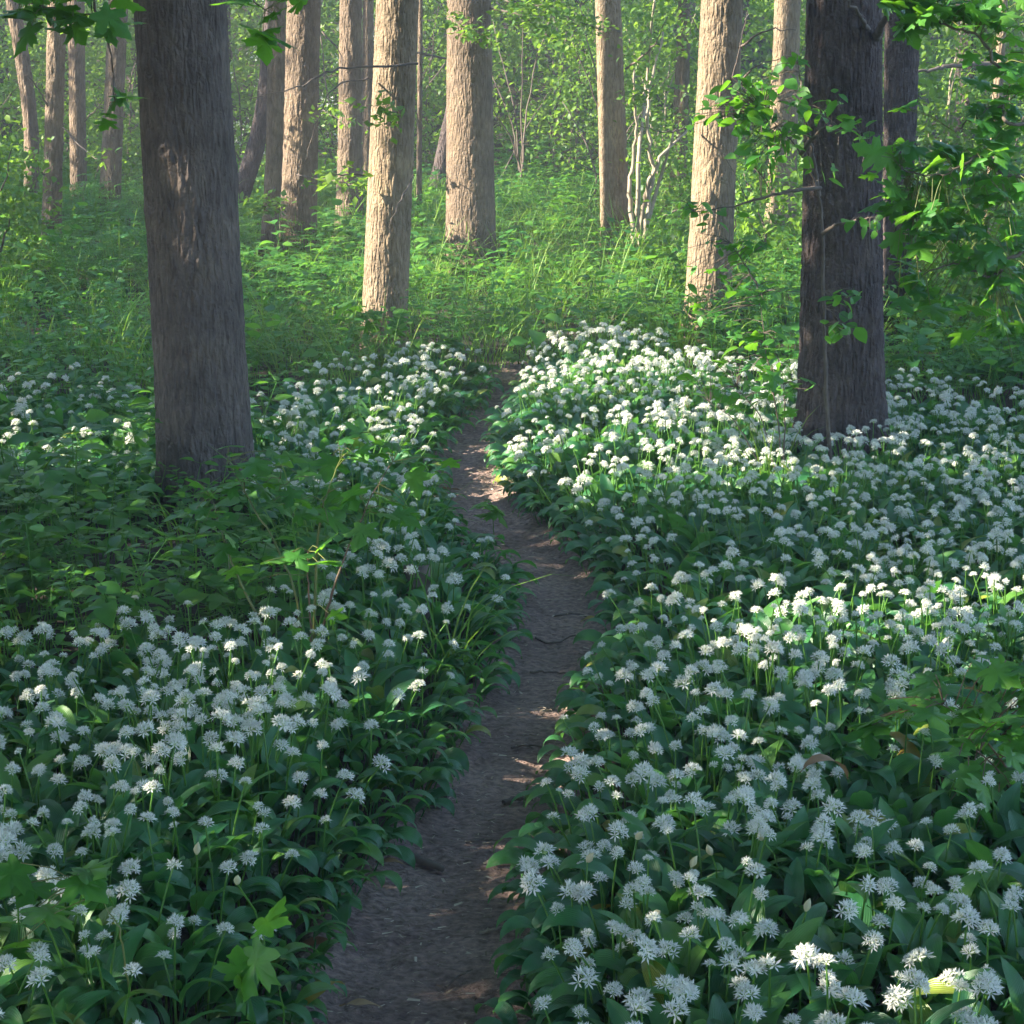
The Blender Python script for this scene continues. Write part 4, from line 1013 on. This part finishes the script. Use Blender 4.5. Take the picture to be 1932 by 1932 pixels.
# buds
r = np.random.default_rng(55)
SPT = spathe_T()
spm = MB().add(*SPT).mesh('spathe', M['spathe'])
for (u, v) in [(1285, 1615), (1460, 1585), (1095, 1640), (1345, 1610), (1500, 1720), (640, 1640), (360, 1610), (480, 1660), (760, 1640), (300, 1420), (1180, 1590), (1240, 1730)]:
    P = on_ground(u, v, 0.26); h = P[2]
    if dist_path(P[0], P[1]) < 0.08: continue
    zb = float(ground(P[0], P[1]))
    side_ = 'right' if P[0] > path_c(P[1]) else 'left'
    e = empty('garlic_bud', (P[0], P[1], zb), f'unopened papery garlic bud on its stalk in the bed {side_} of the path', 'garlic bud', f'unopened garlic buds {side_} of the path')
    m = MB().add(*tube(curve_pts([(0, 0, -0.02), (0.01, 0.0, h * 0.6), (r.normal(0, 0.02), r.normal(0, 0.02), h - zb)], 4), 0.002, 5, False)); st = m.build('stem', M['green_stem'], e)
    s = link('spathe', spm, e); s.location = (0, 0, 0)
    me = st.data; s.location = tuple(np.array(me.vertices[len(me.vertices) - 1].co)); s.rotation_euler = (r.normal(0, 0.3), r.normal(0, 0.3), 0)

# ------------------------------------------------------------------ maple saplings and branches
MAP = [maple(1.0, 0.10, s) for s in range(6)]
def maple_leaves(mb, P, size, r, face=None, tilt=0.35, stem_to=None):
    n = len(P)
    yaw = r.uniform(0, 6.28, n)
    Mx = rotz(yaw) @ rotx(r.normal(-0.25, tilt, n)) @ roty(r.normal(0, tilt, n))
    sc = size * r.uniform(0.65, 1.2, n)
    k = r.integers(0, 6, n)
    for q in range(6):
        s = k == q; place(mb, MAP[q], Mx[s], P[s], sc[s])
def sapling(kind, label, base, stems, leaves, size, smats, cat='sapling', lmat='maple_leaf', tilt=0.35, seed=0, template=None, rad=0.006, group=None, dens=1.0):
    """stems: lists of (u,v,y); leaves: list of (u,v,y,n,spread)"""
    r = np.random.default_rng(seed)
    b0 = np.asarray(base, float)
    root = empty(kind, b0, label, cat, group)
    tips = []
    for q, s in enumerate(stems):
        p = curve_pts([at(*k) - b0 for k in s], 7, 0.002, r)
        m = MB(); m.add(*tube(p, np.linspace(rad, rad * 0.18, len(p)), 6)); m.build('stem', M[smats[q % len(smats)]], root)
        tips.append(p)
    allp = np.concatenate(tips)
    m, pt = MB(), MB()
    for (u, v, y, n, spread) in leaves:
        n = int(n * dens); c = at(u, v, y) - b0
        P = c + r.normal(0, 1, (n, 3)) * [spread, spread, spread * 0.45]
        if template: leaf_cloud(m, P, 1, 0.001, size, r, template, tilt)
        else: maple_leaves(m, P, size, r, tilt=tilt)
        for p in P:
            j = np.argmin(np.linalg.norm(allp - p, axis=1))
            mid = (allp[j] + p) / 2 + [0, 0, 0.012]
            pt.add(*tube([allp[j], mid, p], [0.0016, 0.0013, 0.0012], 4, False))
    mix_build('leaves', [(m, M[lmat]), (pt, M[smats[0]])], root)
    return root
Y = 5.9
sapling('maple_sapling', 'clump of maple saplings with ochre stems in front of the big dark trunk', on_ground(583, 1330),
        [[(578, 1330, Y), (555, 1110, Y), (480, 960, Y), (430, 870, Y + .2)], [(584, 1330, Y), (566, 1120, Y), (548, 960, Y), (520, 880, Y + .1)], [(590, 1330, Y), (600, 1010, Y), (618, 930, Y), (655, 835, Y + .2)],
         [(596, 1330, Y - .1), (610, 1180, Y - .1), (640, 1080, Y - .1), (690, 960, Y), (740, 870, Y + .1)], [(588, 1330, Y - .15), (583, 1140, Y - .15), (580, 1040, Y - .15)], [(575, 1330, Y), (470, 1130, Y), (430, 1040, Y), (400, 940, Y)]],
        [(640, 850, Y + .1, 5, .05), (560, 890, Y, 5, .07), (700, 850, Y + .1, 5, .05), (760, 840, Y + .2, 4, .05), (815, 870, Y + .2, 2, .04), (480, 900, Y, 6, .07), (430, 870, Y + .2, 4, .06), (610, 1042, Y - .2, 3, .03), (545, 1045, Y - .2, 2, .02),
         (510, 1085, Y - .2, 3, .06), (650, 960, Y, 6, .07), (450, 960, Y, 4, .06), (400, 930, Y, 4, .06), (700, 930, Y, 4, .07), (590, 1180, Y - .25, 3, .05), (620, 1250, Y - .3, 2, .04), (740, 960, Y, 4, .06), (540, 960, Y - .1, 5, .07)],
        0.085, ['ochre_stem', 'green_stem', 'ochre_stem', 'red_stem', 'red_stem', 'ochre_stem'], seed=1, rad=0.0055, tilt=0.4, dens=1.1)
Y = 8.45
sapling('sapling', 'thin grey sapling growing close against the dark furrowed trunk', at(1575, 900, Y) * [1, 1, 0],
        [[(1574, 920, Y), (1562, 800, Y), (1556, 640, Y), (1552, 440, Y), (1545, 370, Y), (1510, 290, Y - .1), (1440, 210, Y - .2)], [(1545, 370, Y), (1535, 300, Y), (1520, 220, Y - .1), (1505, 120, Y - .1)], [(1548, 355, Y), (1480, 362, Y - .15), (1400, 385, Y - .25), (1310, 400, Y - .3)],
         [(1552, 440, Y), (1590, 420, Y - .15), (1650, 410, Y - .3)], [(1510, 290, Y - .1), (1560, 240, Y - .2), (1640, 250, Y - .3)]],
        [(1420, 200, Y - .2, 12, .08), (1370, 215, Y - .2, 9, .06), (1470, 250, Y - .2, 10, .07), (1400, 170, Y - .2, 8, .06), (1510, 190, Y - .2, 6, .06), (1560, 190, Y - .3, 4, .06), (1600, 240, Y - .3, 6, .06), (1640, 270, Y - .3, 4, .05), (1500, 110, Y - .1, 3, .04), (1640, 420, Y - .3, 3, .04), (1450, 290, Y - .2, 7, .07), (1440, 165, Y - .15, 6, .06),
         (1330, 400, Y - .3, 6, .06), (1560, 330, Y - .3, 2, .04), (1590, 560, Y - .2, 6, .035), (1590, 620, Y - .2, 6, .04)],
        0.062, ['twig'], seed=2, rad=0.010, tilt=0.55, dens=3.0, template=[blade(1.0, 0.62, 4, 2, 0.15, 0.5), blade(1.0, 0.7, 4, 2, 0.1, 0.3), blade(1.0, 0.55, 4, 2, 0.2, 0.7)])
Y = 8.2
sapling('sapling', 'leafy young sapling with thin dark stems in the flowers before the furrowed tree', on_ground(1475, 950),
        [[(1475, 950, Y), (1470, 820, Y), (1445, 650, Y), (1430, 540, Y)], [(1475, 950, Y), (1440, 800, Y), (1390, 730, Y)], [(1476, 950, Y), (1480, 760, Y), (1468, 680, Y)], [(1470, 940, Y), (1420, 850, Y), (1380, 790, Y - .1), (1340, 760, Y - .1)], [(1430, 540, Y), (1400, 490, Y), (1380, 460, Y)]],
        [(1400, 700, Y, 9, .07), (1360, 740, Y, 6, .06), (1440, 640, Y, 7, .06), (1470, 690, Y, 7, .06), (1430, 750, Y, 6, .07), (1370, 520, Y, 7, .07), (1400, 460, Y, 6, .06), (1440, 550, Y, 5, .06), (1330, 720, Y - .1, 4, .05), (1490, 730, Y, 4, .05), (1350, 580, Y, 4, .06), (1320, 470, Y, 4, .05)],
        0.058, ['twig'], seed=3, rad=0.0045, tilt=0.4, dens=2.2, template=[blade(1.0, 0.62, 4, 2, 0.15, 0.5), blade(1.0, 0.7, 4, 2, 0.1, 0.3), MAP[0]])
# maple tree outside the frame on the right: its branches hang into view
def hanging_tree(label, xb, yb, seed, boughs, size, dens=1.0):
    r = np.random.default_rng(seed)
    root = empty('maple_tree', (xb, yb, 0), label, 'tree')
    m = MB(); trunk_mesh(m, lambda z: (0.0 * z, 0.0 * z, 0.13 - 0.006 * np.clip(z, 0, 13)), 40, 0.08, 0.004, 3.2, 0.2, seed); m.build('trunk', M['bark_dark'], root)
    b0 = np.array([xb, yb, 0])
    for z0, pts, leaves in boughs:
        p = curve_pts([np.array([0, 0, z0])] + [at(*k) - b0 for k in pts], 8, 0.004, r)
        b = MB(); b.add(*tube(p, np.linspace(0.009, 0.002, len(p)), 6)); bo = b.build('branch', M['twig'], root)
        m, pt = MB(), MB()
        for (u, v, y, n, sp) in leaves:
            n = int(round(n * dens)); P = at(u, v, y) - b0 + r.normal(0, 1, (n, 3)) * [sp, sp, sp * 0.5]
            maple_leaves(m, P, size, r, tilt=0.42)
            for q in P:
                j = np.argmin(np.linalg.norm(p - q, axis=1)); pt.add(*tube([p[j], (p[j] + q) / 2 + [0, 0, 0.015], q], 0.0014, 4, False))
        mix_build('leaves', [(m, M['maple_leaf']), (pt, M['ochre_stem'])], bo)
    return root
Y = 7.2
hanging_tree('maple tree standing just beyond the bed with leafy boughs reaching toward the furrowed tree', 2.75, 8.2, 41, [
    (1.6, [(1940, 330, Y + .2), (1860, 290, Y), (1780, 330, Y - .1), (1700, 320, Y)], [(1720, 330, Y, 5, .06), (1770, 300, Y, 6, .06), (1830, 340, Y, 6, .07), (1880, 290, Y, 6, .07), (1800, 380, Y, 6, .07), (1740, 390, Y, 5, .06), (1900, 360, Y, 6, .08), (1700, 290, Y, 4, .04), (1695, 380, Y, 5, .04), (1710, 450, Y, 5, .05), (1720, 520, Y + .3, 5, .06), (1770, 560, Y + .3, 6, .07), (1850, 420, Y, 5, .07), (1910, 440, Y, 5, .07)]),
    (2.1, [(1940, 130, Y), (1850, 70, Y), (1760, 40, Y), (1690, 20, Y)], [(1720, 10, Y, 6, .06), (1780, 30, Y, 7, .06), (1690, -10, Y, 4, .05), (1840, 20, Y, 7, .07), (1900, 30, Y, 7, .08), (1910, 110, Y, 5, .06), (1760, -20, Y, 6, .07), (1700, 45, Y, 3, .03)]),
    (1.3, [(1940, 470, Y), (1880, 520, Y), (1800, 500, Y), (1740, 520, Y)], [(1840, 480, Y, 6, .08), (1780, 450, Y, 4, .06), (1900, 560, Y, 8, .09), (1930, 500, Y, 8, .09), (1870, 610, Y + .3, 6, .09), (1940, 620, Y + .3, 8, .09)]),
    (1.8, [(1940, 230, Y), (1890, 200, Y), (1830, 230, Y), (1800, 250, Y)], [(1860, 220, Y, 5, .07), (1910, 220, Y, 5, .07), (1925, 170, Y, 4, .06), (1700, 205, Y + .1, 1, .01)]),
], 0.092, 2.0)
Y = 6.4
hanging_tree('maple tree beyond the near corner whose leafy twigs hang down past the big dark trunk', -2.45, 6.6, 42, [
    (2.3, [(-20, -40, Y), (60, 5, Y), (140, 25, Y), (215, 30, Y)], [(70, 30, Y, 4, .04), (115, 45, Y, 3, .025), (160, 15, Y, 5, .05), (200, 40, Y, 3, .03), (110, 0, Y, 4, .04), (200, 0, Y, 3, .04), (40, 20, Y, 2, .03)]),
    (2.35, [(60, -60, Y), (160, -20, Y + .2), (205, 90, Y + .3), (215, 190, Y + .3)], [(215, 180, Y + .3, 2, .015), (225, 170, Y + .3, 1, .01), (205, 215, Y + .3, 2, .015)]),
    (2.6, [(60, -90, Y), (300, -60, Y), (440, -20, Y), (500, 20, Y)], [(500, 45, Y, 4, .03), (560, 5, Y, 2, .025), (460, -5, Y, 3, .03), (530, 25, Y, 2, .02)]),
], 0.10)
Y = 5.0
sapling('maple_sapling', 'dark stemmed maple sapling spreading low leaves over the yellowed garlic', on_ground(1960, 1640),
        [[(1955, 1640, 4.7), (1915, 1480, 4.7), (1850, 1385, 4.75), (1780, 1330, 4.8)], [(1960, 1640, 4.7), (1925, 1470, 4.7), (1880, 1380, 4.75), (1800, 1330, 4.8)], [(1955, 1640, 4.7), (1930, 1540, 4.65), (1880, 1450, 4.6), (1820, 1400, 4.6)]],
        [(1780, 1330, 4.8, 5, .05), (1700, 1340, 4.8, 3, .05), (1850, 1330, 4.75, 7, .07), (1920, 1350, 4.7, 8, .08), (1640, 1360, 4.8, 3, .03), (1800, 1400, 4.6, 5, .06), (1880, 1440, 4.6, 6, .07), (1930, 1290, 4.8, 5, .06), (1880, 1270, 4.8, 4, .05), (1900, 1560, 4.5, 4, .06), (1840, 1540, 4.5, 3, .05)],
        0.085, ['red_stem'], seed=5, rad=0.005, tilt=0.3, dens=1.5)
sapling('maple_seedling', 'single bright green maple seedling leaf above the garlic beside the yellowed leaves', on_ground(1520, 1760), [[(1519, 1760, 4.42), (1518, 1660, 4.42), (1512, 1590, 4.42)]], [(1512, 1585, 4.42, 2, .012)], 0.085, ['ochre_stem'], cat='seedling', seed=6, rad=0.002, tilt=0.12)
sapling('maple_seedling', 'small maple seedling with two leaves at the bend of the path', on_ground(932, 1010), [[(932, 1010, 7.85), (930, 970, 7.85), (928, 945, 7.85)]], [(925, 952, 7.85, 3, .02), (935, 965, 7.85, 2, .02)], 0.075, ['green_stem'], cat='seedling', seed=7, rad=0.002, tilt=0.3)
sapling('maple_seedling', 'maple seedling with a yellow-green stalk in the bottom corner of the bed', on_ground(250, 1990), [[(250, 1990, 3.55), (238, 1830, 3.55), (215, 1730, 3.55), (150, 1670, 3.6)]], [(150, 1655, 3.6, 3, .03), (80, 1700, 3.6, 3, .04), (50, 1640, 3.7, 2, .03), (30, 1790, 3.5, 2, .03)], 0.085, ['ochre_stem'], cat='seedling', seed=8, rad=0.0032, tilt=0.25)
sapling('maple_seedling', 'maple seedling with one large pale upturned leaf by the bottom path edge', on_ground(545, 2010), [[(545, 2010, 3.6), (530, 1880, 3.6), (500, 1790, 3.6)]], [(500, 1770, 3.6, 2, .02), (470, 1840, 3.6, 2, .02)], 0.11, ['green_stem'], cat='seedling', seed=9, rad=0.0025, tilt=0.7)
sapling('maple_sapling', 'low maple sapling at the foot of the knotted pinkish trunk', on_ground(705, 735), [[(705, 735, 11.3), (700, 660, 11.3), (690, 600, 11.3)], [(705, 735, 11.3), (725, 660, 11.3), (750, 620, 11.3)]], [(690, 585, 11.3, 6, .07), (720, 605, 11.3, 5, .07), (660, 610, 11.3, 4, .06), (745, 600, 11.3, 3, .05)], 0.10, ['green_stem'], seed=10, rad=0.004)

# yellowed and dead garlic leaves
r = np.random.default_rng(66)
YL = [blade(1.0, 0.26, 7, 2, 0.3, 1.4, 0.42, 1.2, 0.1, 1.0, 0, 0.7), blade(1.0, 0.24, 7, 2, 0.35, 0.6, 0.42, 1.2, 0.15, 3.0, 0, 0.2), blade(1.0, 0.28, 7, 2, 0.2, 2.2, 0.42, 1.2, 0.05, 2.0, 0, 1.2)]
def lone_leaf(label, u, v, z, L, yaw, mat, t, cat='fallen leaf', group=None, tilt=0.0):
    P = on_ground(u, v, z)
    m = MB().add(*moved(YL[t], rotx(np.array(tilt)), (0, 0, 0), L)); o = m.build('withered_leaf', M[mat])
    o.location = tuple(P); o.rotation_euler = (0, 0, yaw)
    tag(o, label, cat, group); return o
for (u, v, z, L, yaw, t) in [(1735, 1450, .16, .17, .5, 0), (1760, 1440, .12, .15, 2.0, 2), (1680, 1490, .10, .16, 1.6, 1), (1790, 1530, .05, .15, 4.0, 0), (1700, 1560, .05, .15, 2.4, 2), (1650, 1600, .05, .13, 1.0, 1), (1660, 1550, .08, .14, 3.3, 0), (1740, 1600, .05, .13, 5.2, 2),
                             (1860, 1480, .05, .13, 1.2, 0), (1900, 1560, .06, .12, 2.2, 1), (1800, 1690, .05, .12, 0.4, 2), (1720, 1650, .10, .11, 1.9, 0), (1690, 1520, .03, .15, 5.5, 0), (1830, 1600, .08, .12, 3.9, 1), (1780, 1860, .06, .12, 2.9, 0)]:
    lone_leaf('yellowed wilting garlic leaf in the dark hollow under the maple sapling', u, v, z, L, yaw, 'yellow_leaf', t, 'withered leaf', 'yellowed garlic leaves in the hollow', r.normal(0, .3))
lone_leaf('curled brown dead leaf hooked over the garlic leaves near the yellowed ones', 1600, 1470, .24, .16, 1.9, 'dead_leaf', 2, 'withered leaf')
lone_leaf('small orange-yellow leaf tip among the garlic by the lower path edge', 1110, 1720, .10, .10, 5.0, 'yellow_leaf', 1, 'withered leaf')
lone_leaf('orange leaf spot high in the bed below the furrowed tree', 1860, 1310, .2, .09, 1.0, 'yellow_leaf', 1, 'withered leaf')
lone_leaf('ochre leaf lying at the bottom corner of the path', 560, 1915, .05, .15, 5.6, 'yellow_leaf', 0)
lone_leaf('orange-brown leaf lying flat at the shaded path edge', 650, 1780, .02, .12, 1.7, 'dead_leaf', 1)
lone_leaf('tan dry leaf below the thick twig on the path edge', 765, 1632, .02, .08, 1.2, 'dead_leaf', 1)
lone_leaf('yellowish leaf lying where the shaded bank overhangs the middle of the path', 885, 1440, .02, .09, 0.6, 'yellow_leaf', 1)
lone_leaf('pale curled leaf on the path just past the bend', 870, 925, .02, .14, 1.8, 'dead_leaf', 1)
lone_leaf('yellow leaf on the path below the widest part of the bend', 1135, 1165, .03, .08, 2.0, 'yellow_leaf', 1)
lone_leaf('pale leaf pressed into the mud at the bottom of the path', 720, 1900, .015, .09, 1.4, 'dead_leaf', 1)

# twigs on the path and chips of bark
def twig(label, pts, rad, mat='twig', group=None):
    P = np.array([on_ground(u, v, 0.0) for u, v in pts])
    P[:, 2] = path_z(P[:, 0], P[:, 1]) + rad * 0.7 + 0.004
    c = P.mean(0)
    p = curve_pts(P - c, 6, 0.0012, r)
    m = MB().add(*tube(p, np.linspace(rad, rad * 0.6, len(p)), 7)); o = m.build('twig', M[mat]); o.location = tuple(c)
    tag(o, label, 'twig', group); return o
twig('thick short stick lying at the shaded edge of the near path', [(770, 1612), (805, 1618), (838, 1628)], 0.013, 'twig')
twig('dark bent twig reaching in from the flower side of the path', [(935, 1610), (950, 1618), (985, 1618), (1010, 1616)], 0.006)
twig('dark short stick with knobs in the middle of the path', [(950, 1505), (975, 1498), (1005, 1497)], 0.008)
twig('thin straight twig across the near path', [(840, 1838), (865, 1824), (892, 1812)], 0.003)
twig('long thin twig crossing the upper path', [(1000, 1262), (1035, 1258), (1080, 1262), (1110, 1275)], 0.004)
twig('pale curved twig standing out beside the flowers at the bend', [(1112, 1240), (1122, 1255), (1118, 1285)], 0.004, 'pale_twig')
twig('dark twig lying straight across the bend of the path', [(1010, 1195), (1040, 1200), (1085, 1188)], 0.004)
twig('slender twig parallel to the bank above the bend', [(1045, 1150), (1085, 1145), (1120, 1155)], 0.004)
twig('crooked root-like stick at the shaded bank beside the path', [(800, 1520), (830, 1515), (850, 1490), (858, 1480)], 0.006)
twig('small pale stick near the flower edge of the near path', [(905, 1745), (930, 1742), (955, 1738)], 0.004, 'pale_twig')
twig('thin dark twig slanting beyond the thick stick', [(880, 1580), (905, 1570), (940, 1572)], 0.003)
twig('pair-length dark twig halfway along the path', [(965, 1400), (1000, 1392), (1040, 1398)], 0.004)
m = MB()
n = 8000
cy = 2.6 + 9.0 * r.random(n) ** 1.5
cx = path_c(cy) + path_h(cy) * r.uniform(-1.05, 1.05, n)
sl = [(np.array([[-.5, -.1, 0], [.5, -.14, 0.03], [.55, .1, 0], [-.4, .13, 0.04]]), [np.array([[0, 1, 2, 3]])], np.zeros((4, 2))),
      (np.array([[-.5, -.01, 0], [.35, -.09, 0.05], [.5, .02, 0], [-.2, .08, 0.03]]), [np.array([[0, 1, 2, 3]])], np.zeros((4, 2)))]
ln = 0.005 + 0.024 * r.random(n) ** 3.5
for q in range(2):
    s = (r.random(n) < 0.35) if q == 0 else s == False
    k = s.sum()
    place(m, sl[q], rotz(r.normal(0.1, 0.9, k)) @ rotx(r.normal(0, .2, k)), np.stack([cx[s], cy[s], path_z(cx[s], cy[s]) + 0.010], -1), ln[s])
tag(m.build('wood_chips', M['chip'], None, False), 'scatter of small pale wood chips and bark bits on the dirt path', 'wood chips', kind='stuff')

# old cut stump among the flowers
P = on_ground(790, 1190, 0.0) * [1, 1, 0] + [0, 0, float(ground(*on_ground(790, 1190)[:2]))]
e = empty('tree_stump', P, 'small rotten brown stump among the flowers right of the maple saplings', 'stump')
m = MB(); th = np.arange(40) / 40 * 6.283; zz = np.linspace(-0.05, 0.2, 12)
TH, ZZ = np.meshgrid(th, zz); rr = 0.045 * (1 + 0.4 * np.exp(-np.maximum(ZZ, 0) / 0.06)) * (1 + 0.25 * (fbm(np.cos(TH) * 3, np.sin(TH) * 3, ZZ * 6, 2) - 0.5))
ZZ = ZZ + (ZZ > 0.15) * 0.04 * (fbm(np.cos(TH) * 2, np.sin(TH) * 2, 1, 2) - 0.5)
i = (np.arange(11) * 40)[:, None]; j = np.arange(40)[None]
m.add(np.stack([rr * np.cos(TH), rr * np.sin(TH), ZZ], -1), [np.stack([i + j, i + (j + 1) % 40, i + 40 + (j + 1) % 40, i + 40 + j], -1).reshape(-1, 4), (440 + np.arange(40))[None]])
m.build('bark', M['twig'], e)

# morning haze in the wood
m = MB()
x0, x1, y0, y1, z0, z1 = -72, 72, -32, 72, -1.2, 18.5
V = np.array([[x, y, z] for z in (z0, z1) for y in (y0, y1) for x in (x0, x1)])
m.add(V, np.array([[0, 2, 3, 1], [4, 5, 7, 6], [0, 1, 5, 4], [2, 6, 7, 3], [0, 4, 6, 2], [1, 3, 7, 5]]))
hm, nt, out = mat_new('haze')
pv = nt.nodes.new('ShaderNodeVolumePrincipled')
pv.inputs['Color'].default_value = (0.92, 0.95, 1.0, 1)
pv.inputs['Density'].default_value = 0.0040
pv.inputs['Anisotropy'].default_value = 0.2
nt.links.new(pv.outputs[0], out.inputs['Volume'])
tag(m.build('haze', hm, None, False), kind='stuff')
